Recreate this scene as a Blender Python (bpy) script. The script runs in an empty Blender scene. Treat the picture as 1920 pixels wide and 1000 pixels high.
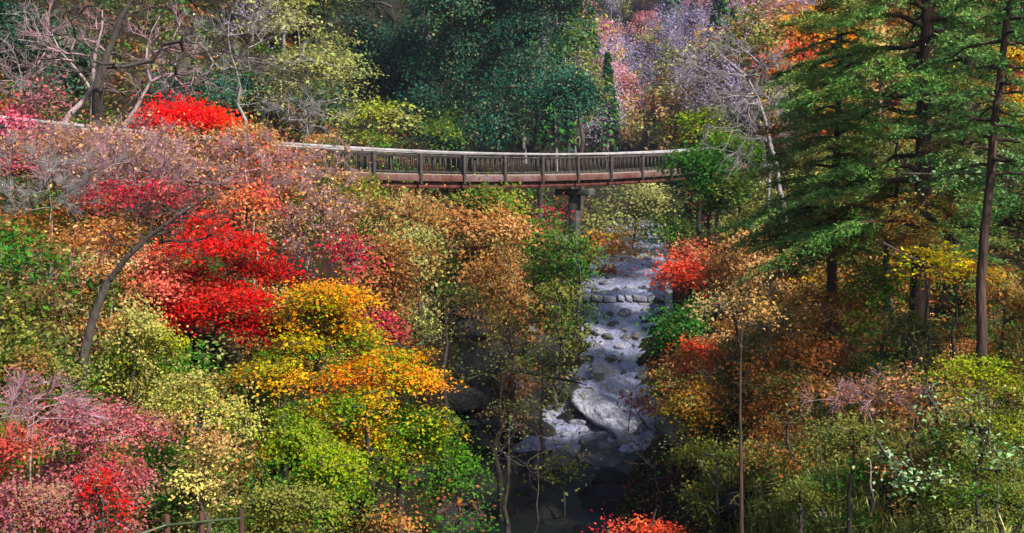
import bpy, math, random, zlib
import numpy as np
from mathutils import Vector

LANDMARKS = [(425, 555, 'the crimson maple'), (600, 600, 'the golden maple'), (740, 695, 'the orange maple'), (720, 810, 'the large green maple'), (615, 895, 'the yellow-green mound'),
             (160, 850, 'the pink bush'), (385, 780, 'the cream shrub'), (190, 560, 'the leaning tree'), (345, 222, 'the scarlet bush'), (215, 100, 'the dark bare trunk'), (380, 950, 'the log fence'),
             (560, 110, 'the pale layered tree'), (870, 120, 'the dark evergreens'), (1075, 410, 'the bridge pier'), (880, 450, 'the wide tan shrub'), (640, 430, 'the mauve twigs'),
             (1160, 575, 'the weir'), (1150, 800, 'the flat pale slab'), (1165, 670, 'the riffles'), (1285, 505, 'the coral maple'), (1300, 750, 'the ochre maple'), (1390, 800, 'the slim dark trunk'),
             (1730, 330, 'the big conifer'), (1840, 520, 'the leaning cedar trunk'), (1760, 490, 'the yellow maple spray'), (1850, 695, 'the lime shrub'), (1785, 810, 'the black rock'),
             (1525, 55, 'the orange tree'), (1385, 170, 'the grey fanning tree'), (1320, 240, 'the light green tree'), (1200, 275, 'the right handrail'), (1000, 950, 'the black pool'), (40, 60, 'the top left corner'), (1880, 930, 'the bottom right corner')]
def beside(loc):
    """words for where a thing stands next to something one can find"""
    x, y, z = loc
    cp, sp = math.cos(PITCH), math.sin(PITCH)
    d = y * cp - z * sp
    px, py = 960 + FPX * x / d, 500 - FPX * (y * sp + z * cp) / d
    lx, ly, nm = min(LANDMARKS, key=lambda l: (l[0] - px) ** 2 + (l[1] - py) ** 2)
    dx, dy = px - lx, py - ly
    if abs(dx) > 1.4 * abs(dy): r = 'right of' if dx > 0 else 'left of'
    else: r = 'below' if dy > 0 else 'above'
    far = ('just ' if math.hypot(dx, dy) < 70 else '')
    return far + r + ' ' + nm

# ------------------------------------------------------------------ camera, sky, sun, exposure
scene = bpy.context.scene
COL = scene.collection
FPX = 2318.0                       # focal length in photo pixels (1920 wide)
PITCH = math.atan(200.0 / FPX)     # horizon at photo row 300
cam_d = bpy.data.cameras.new('camera')
cam_d.sensor_width = 36.0
cam_d.lens = FPX / 1920.0 * 36.0
cam_d.clip_start = 0.1
cam_d.clip_end = 3000.0
cam = bpy.data.objects.new('camera', cam_d)
COL.objects.link(cam)
cam.location = (0, 0, 0)
cam.rotation_euler = (math.pi / 2 - PITCH, 0, 0)
scene.camera = cam

SUN_EL, SUN_AZ = math.radians(42), math.radians(138)   # azimuth from +Y (view direction) clockwise
world = bpy.data.worlds.new('World')
scene.world = world
world.use_nodes = True
wn = world.node_tree
wn.nodes.clear()
w_out = wn.nodes.new('ShaderNodeOutputWorld')
w_bg = wn.nodes.new('ShaderNodeBackground')
w_sky = wn.nodes.new('ShaderNodeTexSky')
w_sky.sky_type = 'NISHITA'
w_sky.sun_disc = False
w_sky.sun_elevation = SUN_EL
w_sky.sun_rotation = SUN_AZ
w_bg.inputs['Strength'].default_value = 0.07
wn.links.new(w_sky.outputs[0], w_bg.inputs[0])
wn.links.new(w_bg.outputs[0], w_out.inputs[0])

sun_d = bpy.data.lights.new('sun', 'SUN')
sun_d.energy = 3.5
sun_d.angle = math.radians(3.0)
sun_d.color = (1.0, 0.95, 0.88)
sun = bpy.data.objects.new('sun', sun_d)
COL.objects.link(sun)
to_sun = Vector((math.sin(SUN_AZ) * math.cos(SUN_EL), math.cos(SUN_AZ) * math.cos(SUN_EL), math.sin(SUN_EL)))
sun.rotation_euler = to_sun.to_track_quat('Z', 'Y').to_euler()
sun.location = to_sun * 60

scene.view_settings.view_transform = 'Standard'
scene.view_settings.look = 'None'
scene.view_settings.gamma = 1.0
scene.view_settings.exposure = 1.78
scene.render.engine = 'CYCLES'
scene.cycles.use_denoising = True
scene.cycles.max_bounces = 5
scene.cycles.transparent_max_bounces = 8
scene.cycles.volume_bounces = 1

# ------------------------------------------------------------------ helpers
def P(px, py, D):
    """photo pixel + forward distance -> world point"""
    u, v = (px - 960) / FPX, (500 - py) / FPX
    cp, sp = math.cos(PITCH), math.sin(PITCH)
    y, z = cp + v * sp, -sp + v * cp
    s = D / y
    return np.array((u * s, D, z * s))

def tag(o, label=None, cat=None, group=None, kind=None):
    if label: o['label'] = label
    if cat: o['category'] = cat
    if group: o['group'] = group
    if kind: o['kind'] = kind
    return o

def empty(name, loc):
    o = bpy.data.objects.new(name, None)
    o.empty_display_size = 0.3
    o.location = loc
    COL.objects.link(o)
    return o

def mesh_np(name, verts, faces, mat, parent=None, face_col=None, smooth=False):
    """faces: (N,k) int array of equal-sized polygons"""
    me = bpy.data.meshes.new(name)
    verts = np.asarray(verts, dtype=np.float32)
    faces = np.asarray(faces, dtype=np.int32)
    n, k = faces.shape
    me.vertices.add(len(verts))
    me.vertices.foreach_set('co', verts.ravel())
    me.loops.add(n * k)
    me.loops.foreach_set('vertex_index', faces.ravel())
    me.polygons.add(n)
    me.polygons.foreach_set('loop_start', np.arange(0, n * k, k, dtype=np.int32))
    if smooth:
        me.polygons.foreach_set('use_smooth', np.ones(n, dtype=bool))
    if face_col is not None:
        a = me.attributes.new('leaf_colour', 'FLOAT_COLOR', 'FACE')
        c = np.ones((n, 4), dtype=np.float32)
        c[:, :3] = face_col
        a.data.foreach_set('color', c.ravel())
    me.materials.append(mat)
    me.update(calc_edges=True)
    o = bpy.data.objects.new(name, me)
    COL.objects.link(o)
    if parent is not None: o.parent = parent
    return o

class MB:
    """collects boxes and bars of one mesh"""
    def __init__(s): s.v, s.f = [], []
    def hexa(s, c8):
        b = len(s.v); s.v += [tuple(c) for c in c8]
        for q in ((0,3,2,1),(4,5,6,7),(0,1,5,4),(1,2,6,5),(2,3,7,6),(3,0,4,7)):
            s.f.append([b + i for i in q])
    def bar(s, p0, p1, side, up, w, h):
        """box from p0 to p1; side/up unit vectors; w across side, h along up, centred"""
        p0, p1, side, up = [np.asarray(a, float) for a in (p0, p1, side, up)]
        a, b = side * w / 2, up * h / 2
        s.hexa([p0-a-b, p0+a-b, p1+a-b, p1-a-b, p0-a+b, p0+a+b, p1+a+b, p1-a+b])
    def build(s, name, mat, parent=None, bevel=0):
        o = mesh_np(name, np.array(s.v), np.array(s.f), mat, parent)
        if bevel:
            m = o.modifiers.new('bevel', 'BEVEL'); m.width = bevel; m.segments = 2
        return o

def tubes(segs, k=5):
    """segs: list of (p0,p1,r0,r1) -> verts, quads"""
    p0 = np.array([s[0] for s in segs], float); p1 = np.array([s[1] for s in segs], float)
    r0 = np.array([s[2] for s in segs], float); r1 = np.array([s[3] for s in segs], float)
    d = p1 - p0; d /= np.linalg.norm(d, axis=1, keepdims=True) + 1e-9
    ref = np.where(np.abs(d[:, 2:3]) < 0.9, np.array([[0, 0, 1.0]]), np.array([[1.0, 0, 0]]))
    a = np.cross(d, ref); a /= np.linalg.norm(a, axis=1, keepdims=True) + 1e-9
    b = np.cross(d, a)
    n = len(segs)
    ang = np.arange(k) * 2 * math.pi / k
    ring = np.cos(ang)[None, :, None] * a[:, None, :] + np.sin(ang)[None, :, None] * b[:, None, :]
    v0 = p0[:, None, :] + ring * r0[:, None, None]
    v1 = (p1 + d * r1[:, None] * 0.3)[:, None, :] + ring * r1[:, None, None]
    V = np.concatenate([v0, v1], axis=1).reshape(-1, 3)
    base = (np.arange(n) * 2 * k)[:, None]
    i = np.arange(k); j = (i + 1) % k
    F = np.stack([base + i, base + j, base + k + j, base + k + i], axis=2).reshape(-1, 4)
    return V, F

def leaf_quads(c, nrm, size, tang=None, rng=None, width=0.62, fold=0.16):
    """one folded pointed quad per leaf"""
    N = len(c)
    nrm = nrm / (np.linalg.norm(nrm, axis=1, keepdims=True) + 1e-9)
    if tang is None: tang = rng.normal(size=(N, 3))
    t = tang - nrm * (tang * nrm).sum(1, keepdims=True)
    t /= np.linalg.norm(t, axis=1, keepdims=True) + 1e-9
    b = np.cross(nrm, t)
    L = size[:, None]; W = L * width
    V = np.stack([c - t * L * .5, c + b * W * .5 + nrm * L * fold - t * L * .06,
                  c + t * L * .5, c - b * W * .5 + nrm * L * fold - t * L * .06], axis=1).reshape(-1, 3)
    F = np.arange(4 * N).reshape(N, 4)
    return V, F

def seed_of(s): return zlib.crc32(s.encode()) & 0x7fffffff

# ------------------------------------------------------------------ materials
def new_mat(name):
    m = bpy.data.materials.new(name); m.use_nodes = True
    nt = m.node_tree; nt.nodes.clear()
    return m, nt, nt.nodes.new('ShaderNodeOutputMaterial')

def leaf_material(name, trans=0.35, rough=0.55, spec=0.3):
    m, nt, out = new_mat(name)
    at = nt.nodes.new('ShaderNodeAttribute'); at.attribute_name = 'leaf_colour'
    pr = nt.nodes.new('ShaderNodeBsdfPrincipled')
    pr.inputs['Roughness'].default_value = rough
    pr.inputs['Specular IOR Level'].default_value = spec
    tr = nt.nodes.new('ShaderNodeBsdfTranslucent')
    mx = nt.nodes.new('ShaderNodeMixShader'); mx.inputs[0].default_value = trans
    nt.links.new(at.outputs['Color'], pr.inputs['Base Color'])
    nt.links.new(at.outputs['Color'], tr.inputs['Color'])
    nt.links.new(pr.outputs[0], mx.inputs[1]); nt.links.new(tr.outputs[0], mx.inputs[2])
    nt.links.new(mx.outputs[0], out.inputs[0])
    return m

def noise_material(name, cols, scale=3.0, rough=0.85, bump=0.0, bump_scale=20.0, stretch=None, spec=0.3, detail=6.0, bump_dist=0.05):
    """colour ramp over object-space noise + bump"""
    m, nt, out = new_mat(name)
    tc = nt.nodes.new('ShaderNodeTexCoord')
    mp = nt.nodes.new('ShaderNodeMapping')
    if stretch: mp.inputs['Scale'].default_value = stretch
    nt.links.new(tc.outputs['Object'], mp.inputs[0])
    nz = nt.nodes.new('ShaderNodeTexNoise')
    nz.inputs['Scale'].default_value = scale; nz.inputs['Detail'].default_value = detail
    nz.inputs['Roughness'].default_value = 0.65
    nt.links.new(mp.outputs[0], nz.inputs['Vector'])
    cr = nt.nodes.new('ShaderNodeValToRGB')
    el = cr.color_ramp.elements
    while len(el) < len(cols): el.new(0.5)
    for i, (p, c) in enumerate(cols):
        el[i].position = p; el[i].color = (*c, 1)
    nt.links.new(nz.outputs['Fac'], cr.inputs[0])
    pr = nt.nodes.new('ShaderNodeBsdfPrincipled')
    pr.inputs['Roughness'].default_value = rough
    pr.inputs['Specular IOR Level'].default_value = spec
    nt.links.new(cr.outputs[0], pr.inputs['Base Color'])
    if bump:
        n2 = nt.nodes.new('ShaderNodeTexNoise')
        n2.inputs['Scale'].default_value = bump_scale; n2.inputs['Detail'].default_value = 5
        nt.links.new(mp.outputs[0], n2.inputs['Vector'])
        bp = nt.nodes.new('ShaderNodeBump'); bp.inputs['Strength'].default_value = bump
        bp.inputs['Distance'].default_value = bump_dist
        nt.links.new(n2.outputs['Fac'], bp.inputs['Height'])
        nt.links.new(bp.outputs[0], pr.inputs['Normal'])
    nt.links.new(pr.outputs[0], out.inputs[0])
    return m

M = {}
M['leaf'] = leaf_material('leaf', 0.38, 0.7, 0.12)
M['needle'] = leaf_material('needle', 0.25, 0.7, 0.12)
M['gloss_leaf'] = leaf_material('glossy_leaf', 0.12, 0.6, 0.15)
M['bark_dark'] = noise_material('bark_dark', [(.3, (.018, .014, .011)), (.6, (.05, .04, .032)), (.8, (.10, .09, .075))], 6, .9, .8, 25, (1, 1, .25))
M['bark_grey'] = noise_material('bark_grey', [(.3, (.07, .06, .055)), (.55, (.17, .15, .14)), (.8, (.34, .32, .29))], 5, .9, .6, 25, (1, 1, .3))
M['bark_pale'] = noise_material('bark_pale', [(.3, (.12, .085, .085)), (.55, (.26, .19, .19)), (.8, (.42, .34, .33))], 5, .85, .5, 25, (1, 1, .3))
M['bark_cedar'] = noise_material('bark_cedar', [(.3, (.016, .009, .007)), (.55, (.05, .026, .017)), (.8, (.10, .06, .042))], 8, .9, .9, 30, (1, 1, .12))
M['twig_mauve'] = noise_material('twig_mauve', [(.35, (.13, .065, .075)), (.65, (.32, .19, .20))], 4, .8)
M['twig_grey'] = noise_material('twig_grey', [(.35, (.075, .066, .063)), (.65, (.22, .20, .19))], 4, .8)
M['ground'] = noise_material('forest_floor', [(.3, (.007, .005, .004)), (.48, (.018, .013, .008)), (.6, (.015, .019, .007)), (.75, (.04, .026, .014))], 1.2, .95, 1.0, 9, detail=10, bump_dist=.25, spec=.04)
M['rock'] = noise_material('rock', [(.3, (.02, .02, .02)), (.48, (.06, .06, .058)), (.6, (.11, .11, .105)), (.72, (.03, .042, .016))], 2.2, .85, .8, 8, detail=9, bump_dist=.12)
M['rock_pale'] = noise_material('rock_pale', [(.28, (.06, .06, .07)), (.5, (.16, .16, .19)), (.72, (.29, .29, .34))], 2.0, .75, .7, 7, detail=9, bump_dist=.1)
M['slab'] = noise_material('slab_rock', [(.25, (.10, .10, .12)), (.5, (.22, .22, .255)), (.75, (.32, .32, .36))], 1.6, .8, .9, 5, detail=10, bump_dist=.2)
M['rock_black_shade'] = noise_material('rock_black_shade', [(.3, (.005, .005, .006)), (.55, (.016, .016, .015)), (.8, (.028, .034, .016))], 2.0, .75, .9, 8, detail=9, spec=.06, bump_dist=.12)  # darkened rock: gorge shade put into its colour; also the black rock
M['concrete'] = noise_material('concrete', [(.3, (.12, .12, .115)), (.5, (.25, .25, .24)), (.62, (.34, .34, .33)), (.75, (.12, .14, .07))], 1.3, .85, .4, 18, detail=8, bump_dist=.03)
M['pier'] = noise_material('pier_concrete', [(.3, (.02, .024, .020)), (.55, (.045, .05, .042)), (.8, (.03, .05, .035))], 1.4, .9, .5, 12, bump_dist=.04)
M['rail'] = noise_material('rail_wood', [(.3, (.10, .092, .09)), (.5, (.22, .205, .20)), (.62, (.29, .27, .27)), (.8, (.15, .15, .12))], 1.3, .75, .3, 20, spec=.4, bump_dist=.01)
M['post'] = noise_material('post_wood', [(.3, (.018, .014, .012)), (.7, (.05, .04, .034))], 4, .75, .3, 20, bump_dist=.01)
M['fascia'] = noise_material('fascia_wood', [(.30, (.05, .012, .008)), (.44, (.08, .030, .022)), (.56, (.10, .062, .058)), (.78, (.14, .11, .11))], .9, .7, .3, 14, detail=7, bump_dist=.01)
M['plank'] = noise_material('plank_wood', [(.3, (.12, .09, .07)), (.7, (.27, .22, .18))], 3, .8, .4, 14, bump_dist=.01)
M['steel_red'] = noise_material('girder_steel', [(.3, (.07, .018, .014)), (.7, (.15, .045, .035))], 2, .6, .2, 14, bump_dist=.01)
M['fence'] = noise_material('fence_log', [(.3, (.03, .013, .009)), (.7, (.085, .036, .024))], 4, .8, .5, 22, (1, 1, .3), bump_dist=.02)
M['bamboo'] = noise_material('bamboo', [(.3, (.018, .030, .010)), (.7, (.05, .07, .025))], 3, .45, .1, 10, spec=.5, bump_dist=.005)

# water: broken pale riffles over darker pools
def water_material():
    m, nt, out = new_mat('stream_water')
    tc = nt.nodes.new('ShaderNodeTexCoord')
    mp = nt.nodes.new('ShaderNodeMapping'); mp.inputs['Scale'].default_value = (1.0, 0.32, 1.0)
    nt.links.new(tc.outputs['Object'], mp.inputs[0])
    n1 = nt.nodes.new('ShaderNodeTexNoise'); n1.inputs['Scale'].default_value = 3.2
    n1.inputs['Detail'].default_value = 9; n1.inputs['Roughness'].default_value = .7; n1.inputs['Distortion'].default_value = 1.4
    nt.links.new(mp.outputs[0], n1.inputs['Vector'])
    cr = nt.nodes.new('ShaderNodeValToRGB')
    e = cr.color_ramp.elements
    e[0].position = .34; e[0].color = (0, 0, 0, 1); e[1].position = .68; e[1].color = (1, 1, 1, 1)
    nt.links.new(n1.outputs['Fac'], cr.inputs[0])
    clear = nt.nodes.new('ShaderNodeBsdfPrincipled')
    clear.inputs['Base Color'].default_value = (.055, .058, .08, 1); clear.inputs['Roughness'].default_value = .12
    clear.inputs['Specular IOR Level'].default_value = .6
    foam = nt.nodes.new('ShaderNodeBsdfPrincipled')
    foam.inputs['Base Color'].default_value = (.22, .225, .33, 1); foam.inputs['Roughness'].default_value = .5
    mx = nt.nodes.new('ShaderNodeMixShader')
    nt.links.new(cr.outputs[0], mx.inputs[0]); nt.links.new(clear.outputs[0], mx.inputs[1]); nt.links.new(foam.outputs[0], mx.inputs[2])
    bp = nt.nodes.new('ShaderNodeBump'); bp.inputs['Strength'].default_value = .5; bp.inputs['Distance'].default_value = .08
    nt.links.new(n1.outputs['Fac'], bp.inputs['Height'])
    nt.links.new(bp.outputs[0], clear.inputs['Normal']); nt.links.new(bp.outputs[0], foam.inputs['Normal'])
    nt.links.new(mx.outputs[0], out.inputs[0])
    return m
M['water'] = water_material()
M['shadepool'] = noise_material('shadepool_water', [(.3, (.006, .008, .008)), (.7, (.014, .016, .014))], 1, .3, .25, 3, spec=.02, bump_dist=.05)  # shade of the gorge bottom put into a near-black water colour

# ------------------------------------------------------------------ terrain: the gorge
TY = np.array([-40, 8, 20, 34, 44, 57, 66, 78, 100, 150, 220, 320, 460.])
XS = np.array([1, 1, 1, .8, 3.4, 4.9, 6.3, 7.6, 10, 15, 22, 28, 30.])
ZS = np.array([-14, -12, -11.4, -10.2, -9.2, -7.45, -6.55, -6.1, -4.5, 0, 12, 45, 90.])
DD = np.array([0, 2.1, 4, 8, 14, 22, 40, 80, 260.])
LH = np.array([   # height above the stream bed on the left bank at the offsets DD
    [0, 1.2, 4, 7.0, 9.0, 12, 18, 34, 60],
    [0, 1.2, 5.2, 8.9, 10.4, 12.5, 17, 32, 60],
    [0, 1.2, 5.0, 8.2, 10.0, 12.4, 18, 33, 62],
    [0, .45, 4.0, 7.6, 9.6, 11.8, 18.5, 36, 66],
    [0, .25, 2.8, 6.0, 8.6, 11.2, 19, 38, 68],
    [0, .25, 1.9, 3.8, 6.4, 9.8, 19, 38, 68],
    [0, .25, 1.7, 3.6, 6.6, 10.5, 20, 39, 70],
    [0, .3, 1.8, 4.0, 7.8, 12.2, 21, 41, 70],
    [0, .6, 2.0, 4.5, 8.6, 13.5, 24, 46, 75],
    [0, 1, 3, 6, 10, 16, 30, 55, 85],
    [0, 1, 4, 8, 14, 22, 38, 60, 85],
    [0, 2, 5, 9, 14, 20, 32, 45, 60],
    [0, 0, 2, 4, 6, 10, 14, 20, 30]], float)
RH = LH.copy()
RH[1] = [0, 1.2, 5.6, 9.6, 11, 12.6, 16, 30, 56]
RH[2] = [0, 1.2, 5.4, 8.6, 10.6, 12.8, 17, 31, 56]
RH[3] = [0, .45, 3.0, 5.9, 8.6, 10.8, 17, 32, 56]
RH[4] = [0, .25, 2.4, 5.0, 7.8, 10.8, 17.5, 33, 58]
RH[5] = [0, .3, 3.2, 6.4, 8.6, 11.5, 18.5, 35, 60]
RH[6] = [0, .3, 3.0, 6.0, 8.2, 11.5, 19, 37, 62]

def stream_x(y): return np.interp(y, TY, XS)
def stream_z(y): return np.interp(y, TY, ZS)

_rng = np.random.default_rng(5)
_wv = [(_rng.normal(size=2) * f, _rng.uniform(0, 6.28), a) for f, a in
       [(.10, .55), (.12, .5), (.2, .35), (.25, .3), (.45, .2), (.5, .18), (.9, .11), (1.1, .1), (1.7, .07), (2.1, .06)] for _ in range(2)]
def ground_z(x, y):
    x = np.asarray(x, float); y = np.asarray(y, float)
    xs, zs = stream_x(y), stream_z(y)
    d = np.abs(x - xs); left = x < xs
    iy = np.clip(np.searchsorted(TY, y) - 1, 0, len(TY) - 2)
    fy = np.clip((y - TY[iy]) / (TY[iy + 1] - TY[iy]), 0, 1)
    idd = np.clip(np.searchsorted(DD, d) - 1, 0, len(DD) - 2)
    fd = np.clip((d - DD[idd]) / (DD[idd + 1] - DD[idd]), 0, 1)
    def bil(T): return ((T[iy, idd] * (1 - fd) + T[iy, idd + 1] * fd) * (1 - fy) + (T[iy + 1, idd] * (1 - fd) + T[iy + 1, idd + 1] * fd) * fy)
    h = np.where(left, bil(LH), bil(RH))
    nz = sum(a * np.sin(w[0] * x + w[1] * y + p) for w, p, a in _wv)
    return zs + h + nz * np.clip(d / 6, .12, 1) * .8
def gz(x, y): return float(ground_z(np.array([x]), np.array([y]))[0])

def on_ground(px, py, d0=8.0):
    """where the ray of a photo pixel meets the bank"""
    for d in np.arange(d0, 120, .1):
        q = P(px, py, d)
        if q[2] < gz(q[0], d): return q
    return q
def axis(lo, a, b, hi, fine, n_out):
    return np.concatenate([lo + (a - lo) * np.linspace(0, 1, n_out, endpoint=False) ** .8, np.arange(a, b, fine), b + (hi - b) * np.linspace(0, 1, n_out) ** 1.3])
gx = axis(-230, -26, 30, 250, .4, 40)
gy = axis(-40, 4, 84, 460, .45, 50)
XX, YY = np.meshgrid(gx, gy)
ZZ = ground_z(XX.ravel(), YY.ravel())
nx, ny = len(gx), len(gy)
idx = np.arange(nx * ny).reshape(ny, nx)
F = np.stack([idx[:-1, :-1], idx[:-1, 1:], idx[1:, 1:], idx[1:, :-1]], axis=2).reshape(-1, 4)
terrain = mesh_np('terrain', np.stack([XX.ravel(), YY.ravel(), ZZ], 1), F, M['ground'], smooth=True)
tag(terrain, 'steep leaf-strewn earth banks of the wooded gorge', 'terrain', kind='structure')

# stream surface, with a drop at the weir
def water_z(y):
    z = np.interp(y, [8, 34, 40, 44, 48, 53, 57.2, 58.4, 66, 72, 85, 110], [-11.6, -9.75, -9.1, -8.75, -8.2, -7.6, -7.05, -6.5, -6.15, -5.85, -5.15, -3.0])
    return z
ys = np.concatenate([np.arange(8, 90, .3), np.arange(90, 94, 1.)])
tt = np.linspace(-1, 1, 15)
W = np.interp(ys, [8, 34, 44, 57, 60, 75, 110], [2.9, 2.9, 2.9, 2.8, 2.4, 2.2, 2.0])
wx = stream_x(ys)[:, None] + tt[None, :] * W[:, None]
wy = np.repeat(ys[:, None], len(tt), 1)
wz = np.repeat(water_z(ys)[:, None], len(tt), 1)
rr = np.random.default_rng(3)
chop = .05 * np.sin(wx * 4.1 + wy * 1.7) + .05 * np.sin(wx * 2.3 - wy * 3.1) + .04 * np.sin(wx * 7 + wy * 5.3) + .03 * rr.normal(size=wx.shape)
wz = wz + chop
idx = np.arange(wx.size).reshape(wx.shape)
F = np.stack([idx[:-1, :-1], idx[:-1, 1:], idx[1:, 1:], idx[1:, :-1]], axis=2).reshape(-1, 4)
allv = np.stack([wx.ravel(), wy.ravel(), wz.ravel()], 1)
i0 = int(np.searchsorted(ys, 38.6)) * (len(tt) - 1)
tag(mesh_np('stream', allv, F[i0:], M['water'], smooth=True),
    'pale mountain stream running over stones down the gorge', 'stream', kind='structure')
poolv = allv.copy(); poolv[:, 2] -= chop.ravel() * .75  # near reach of the stream, its deep shade painted as black water
tag(mesh_np('shadepool', poolv, F[:i0], M['shadepool'], smooth=True), 'still water painted black for the shade of the gorge bottom', 'shadepool', kind='structure')

# ------------------------------------------------------------------ footbridge
def bridge_xy(n): return np.array((-5.7 + 1.59 * n, 46.0 + 1.75 * n))
# rail line read from the photo at these panel numbers
_rn, _rz = [], []
for px, py in ((55, 228), (230, 243), (400, 257), (570, 270), (672, 276), (800, 283), (922, 288), (1062, 289), (1178, 286), (1230, 283), (1280, 280)):
    u = (px - 960) / FPX          # solve X/Y' = u along the bridge axis
    n = (u * 46.0 + 5.7) / (1.59 - u * 1.75)
    q = P(px, py, 46.0 + 1.75 * n)
    _rn.append(n); _rz.append(q[2])
_pf = np.polyfit(_rn, _rz, 2)
def rail_z(n): return float(np.polyval(_pf, n))
N0, N1 = -6, 11
RH_ = 0.93                          # rail top above fascia top
bdir = np.array((1.59, 1.75, 0)) / math.hypot(1.59, 1.75)
bper = np.array((bdir[1], -bdir[0], 0))       # towards the viewer
UP = np.array((0, 0, 1.0))
def bp(n, side, dz):
    xy = bridge_xy(n)
    return np.array((xy[0], xy[1], rail_z(n) + dz)) + bper * side
mid = bridge_xy((N0 + N1) / 2)
bridge = empty('footbridge', (mid[0], mid[1], rail_z(2.5) - RH_ - .5))
tag(bridge, 'long gently sagging wooden footbridge with pale handrail crossing the gorge', 'bridge')
b_inv = -np.array(bridge.location)
def bpl(n, side, dz): return bp(n, side, dz) + b_inv
steps = np.linspace(N0, N1, 69)
HWD = 0.75
def strip(mb, side, dz, w, h):
    for a, b in zip(steps[:-1], steps[1:]):
        mb.bar(bpl(a, side, dz), bpl(b, side, dz), bper, UP, w, h)
for side in (HWD, -HWD):
    mb = MB(); strip(mb, side, -.045, .16, .09); mb.build('handrail', M['rail'], bridge, .02)
    mb = MB(); strip(mb, side, -.20, .06, .07); mb.build('upper_rail', M['post'], bridge)
    mb = MB(); strip(mb, side, -RH_ + .10, .06, .06); mb.build('bottom_rail', M['post'], bridge)
    mb = MB(); strip(mb, side * 1.08, -RH_ - .13, .07, .25); mb.build('fascia_board', M['fascia'], bridge, .01)
    mb = MB(); strip(mb, side * .8, -RH_ - .42, .14, .22); mb.build('girder', M['steel_red'], bridge)
# posts
pm = None
for n in range(N0, N1 + 1):
    for side in (HWD, -HWD):
        mb = MB(); c = bpl(n, side * 1.16, 0)
        mb.bar(c + UP * (-RH_ - .36), c + UP * (-.125), bdir, bper, .13, .11)
        mb.build('rail_post', M['post'], bridge, .012)
# balusters share one mesh
mb = MB(); mb.bar((0, 0, -RH_ + .05), (0, 0, -.16), bdir, bper, .035, .035)
proto = mb.build('baluster', M['post'], bridge)
first = True
L = 2.364 * (N1 - N0); nb = int(L / .30)
for side in (HWD, -HWD):
    for i in range(nb):
        n = N0 + (i + .5) * (N1 - N0) / nb
        o = proto if first else proto.copy()
        if not first: COL.objects.link(o); o.parent = bridge
        first = False
        o.location = bpl(n, side, 0)
# deck planks share one mesh
mb = MB(); mb.bar((-bper * HWD * 1.02), (bper * HWD * 1.02), bdir, UP, .19, .045)
pk = mb.build('deck_plank', M['plank'], bridge, .004)
npk = int(L / .205)
for i in range(npk):
    o = pk if i == 0 else pk.copy()
    if i: COL.objects.link(o); o.parent = bridge
    o.location = bpl(N0 + (i + .5) * (N1 - N0) / npk, 0, -RH_ + .005)
for n in np.arange(N0 + .5, N1, 1.0):
    mb = MB(); mb.bar(bpl(n, -HWD, -RH_ - .24), bpl(n, HWD, -RH_ - .24), bdir, UP, .12, .14)
    mb.build('cross_beam', M['post'], bridge)
# dark pier below the deck
n_p = 5.35
pb = bp(n_p, 0, -RH_ - .53)
g = min(gz(pb[0] + dx, pb[1] + dy) for dx in (-.5, .5) for dy in (-.5, .5)) - .3
pier = empty('bridge_pier', (pb[0], pb[1], g))
tag(pier, 'dark concrete pier holding up the footbridge beside the stream', 'pier')
mb = MB(); mb.bar((0, 0, 0), (0, 0, pb[2] - g - .42), bdir, bper, .34, .46); mb.build('column', M['pier'], pier, .04)
mb = MB(); zc = pb[2] - g - .28
mb.bar(-bper * 1.0 + UP * zc, bper * 1.0 + UP * zc, bdir, UP, .46, .28); mb.build('pier_cap', M['pier'], pier, .03)
# abutments
for n, lab in ((N0 - .3, 'stone-block abutment under the left end of the footbridge'), (N1 + .3, 'stone-block abutment under the right end of the footbridge')):
    c = bp(n, 0, -RH_ - .05); g = gz(c[0], c[1]) - 2.0
    ab = empty('bridge_abutment', (c[0], c[1], g)); tag(ab, lab, 'abutment', 'bridge abutments')
    rows = max(2, int((c[2] - g) / .45)); hh = (c[2] - g) / rows
    for r in range(rows):
        for k in range(3):
            mb = MB(); o_ = (k - 1) * .8 + (.2 if r % 2 else -.1)
            mb.bar(bper * (o_ - .39) + UP * (hh * (r + .5)), bper * (o_ + .39) + UP * (hh * (r + .5)), bdir, UP, 1.4 + .03 * ((r + k) % 3), hh - .02)
            mb.build('stone_block', M['rock'], ab, .03)

# ------------------------------------------------------------------ weir, retaining wall, slab and boulders
def boulder_mesh(name, seed, mat, sub=3, squash=(1, 1, .7)):
    import bmesh
    rng = np.random.default_rng(seed)
    bm = bmesh.new(); bmesh.ops.create_icosphere(bm, subdivisions=sub, radius=1)
    me = bpy.data.meshes.new(name); bm.to_mesh(me); bm.free()
    n = len(me.vertices); co = np.empty(n * 3, np.float32); me.vertices.foreach_get('co', co); co = co.reshape(-1, 3)
    planes = rng.normal(size=(9, 3)); planes /= np.linalg.norm(planes, axis=1, keepdims=True)
    for p in planes:                      # cut facets
        d = co @ p; lim = rng.uniform(.55, .85)
        co -= np.clip(d - lim, 0, None)[:, None] * p[None, :] * .9
    for f, a in ((2.2, .10), (4.5, .05), (9, .025)):
        w = rng.normal(size=(3, 3)) * f
        co *= (1 + a * np.sin(co @ w.T + rng.uniform(0, 6, 3)).sum(1, keepdims=True) / 1.5)
    co *= np.array(squash)
    me.vertices.foreach_set('co', co.astype(np.float32).ravel())
    me.polygons.foreach_set('use_smooth', np.ones(len(me.polygons), dtype=bool))
    me.materials.append(mat); me.update()
    return me
BM = {k: [boulder_mesh('boulder', s + i, M[k]) for i in range(4)] for k, s in (('rock', 10), ('rock_pale', 30), ('rock_black_shade', 50))}
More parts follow.
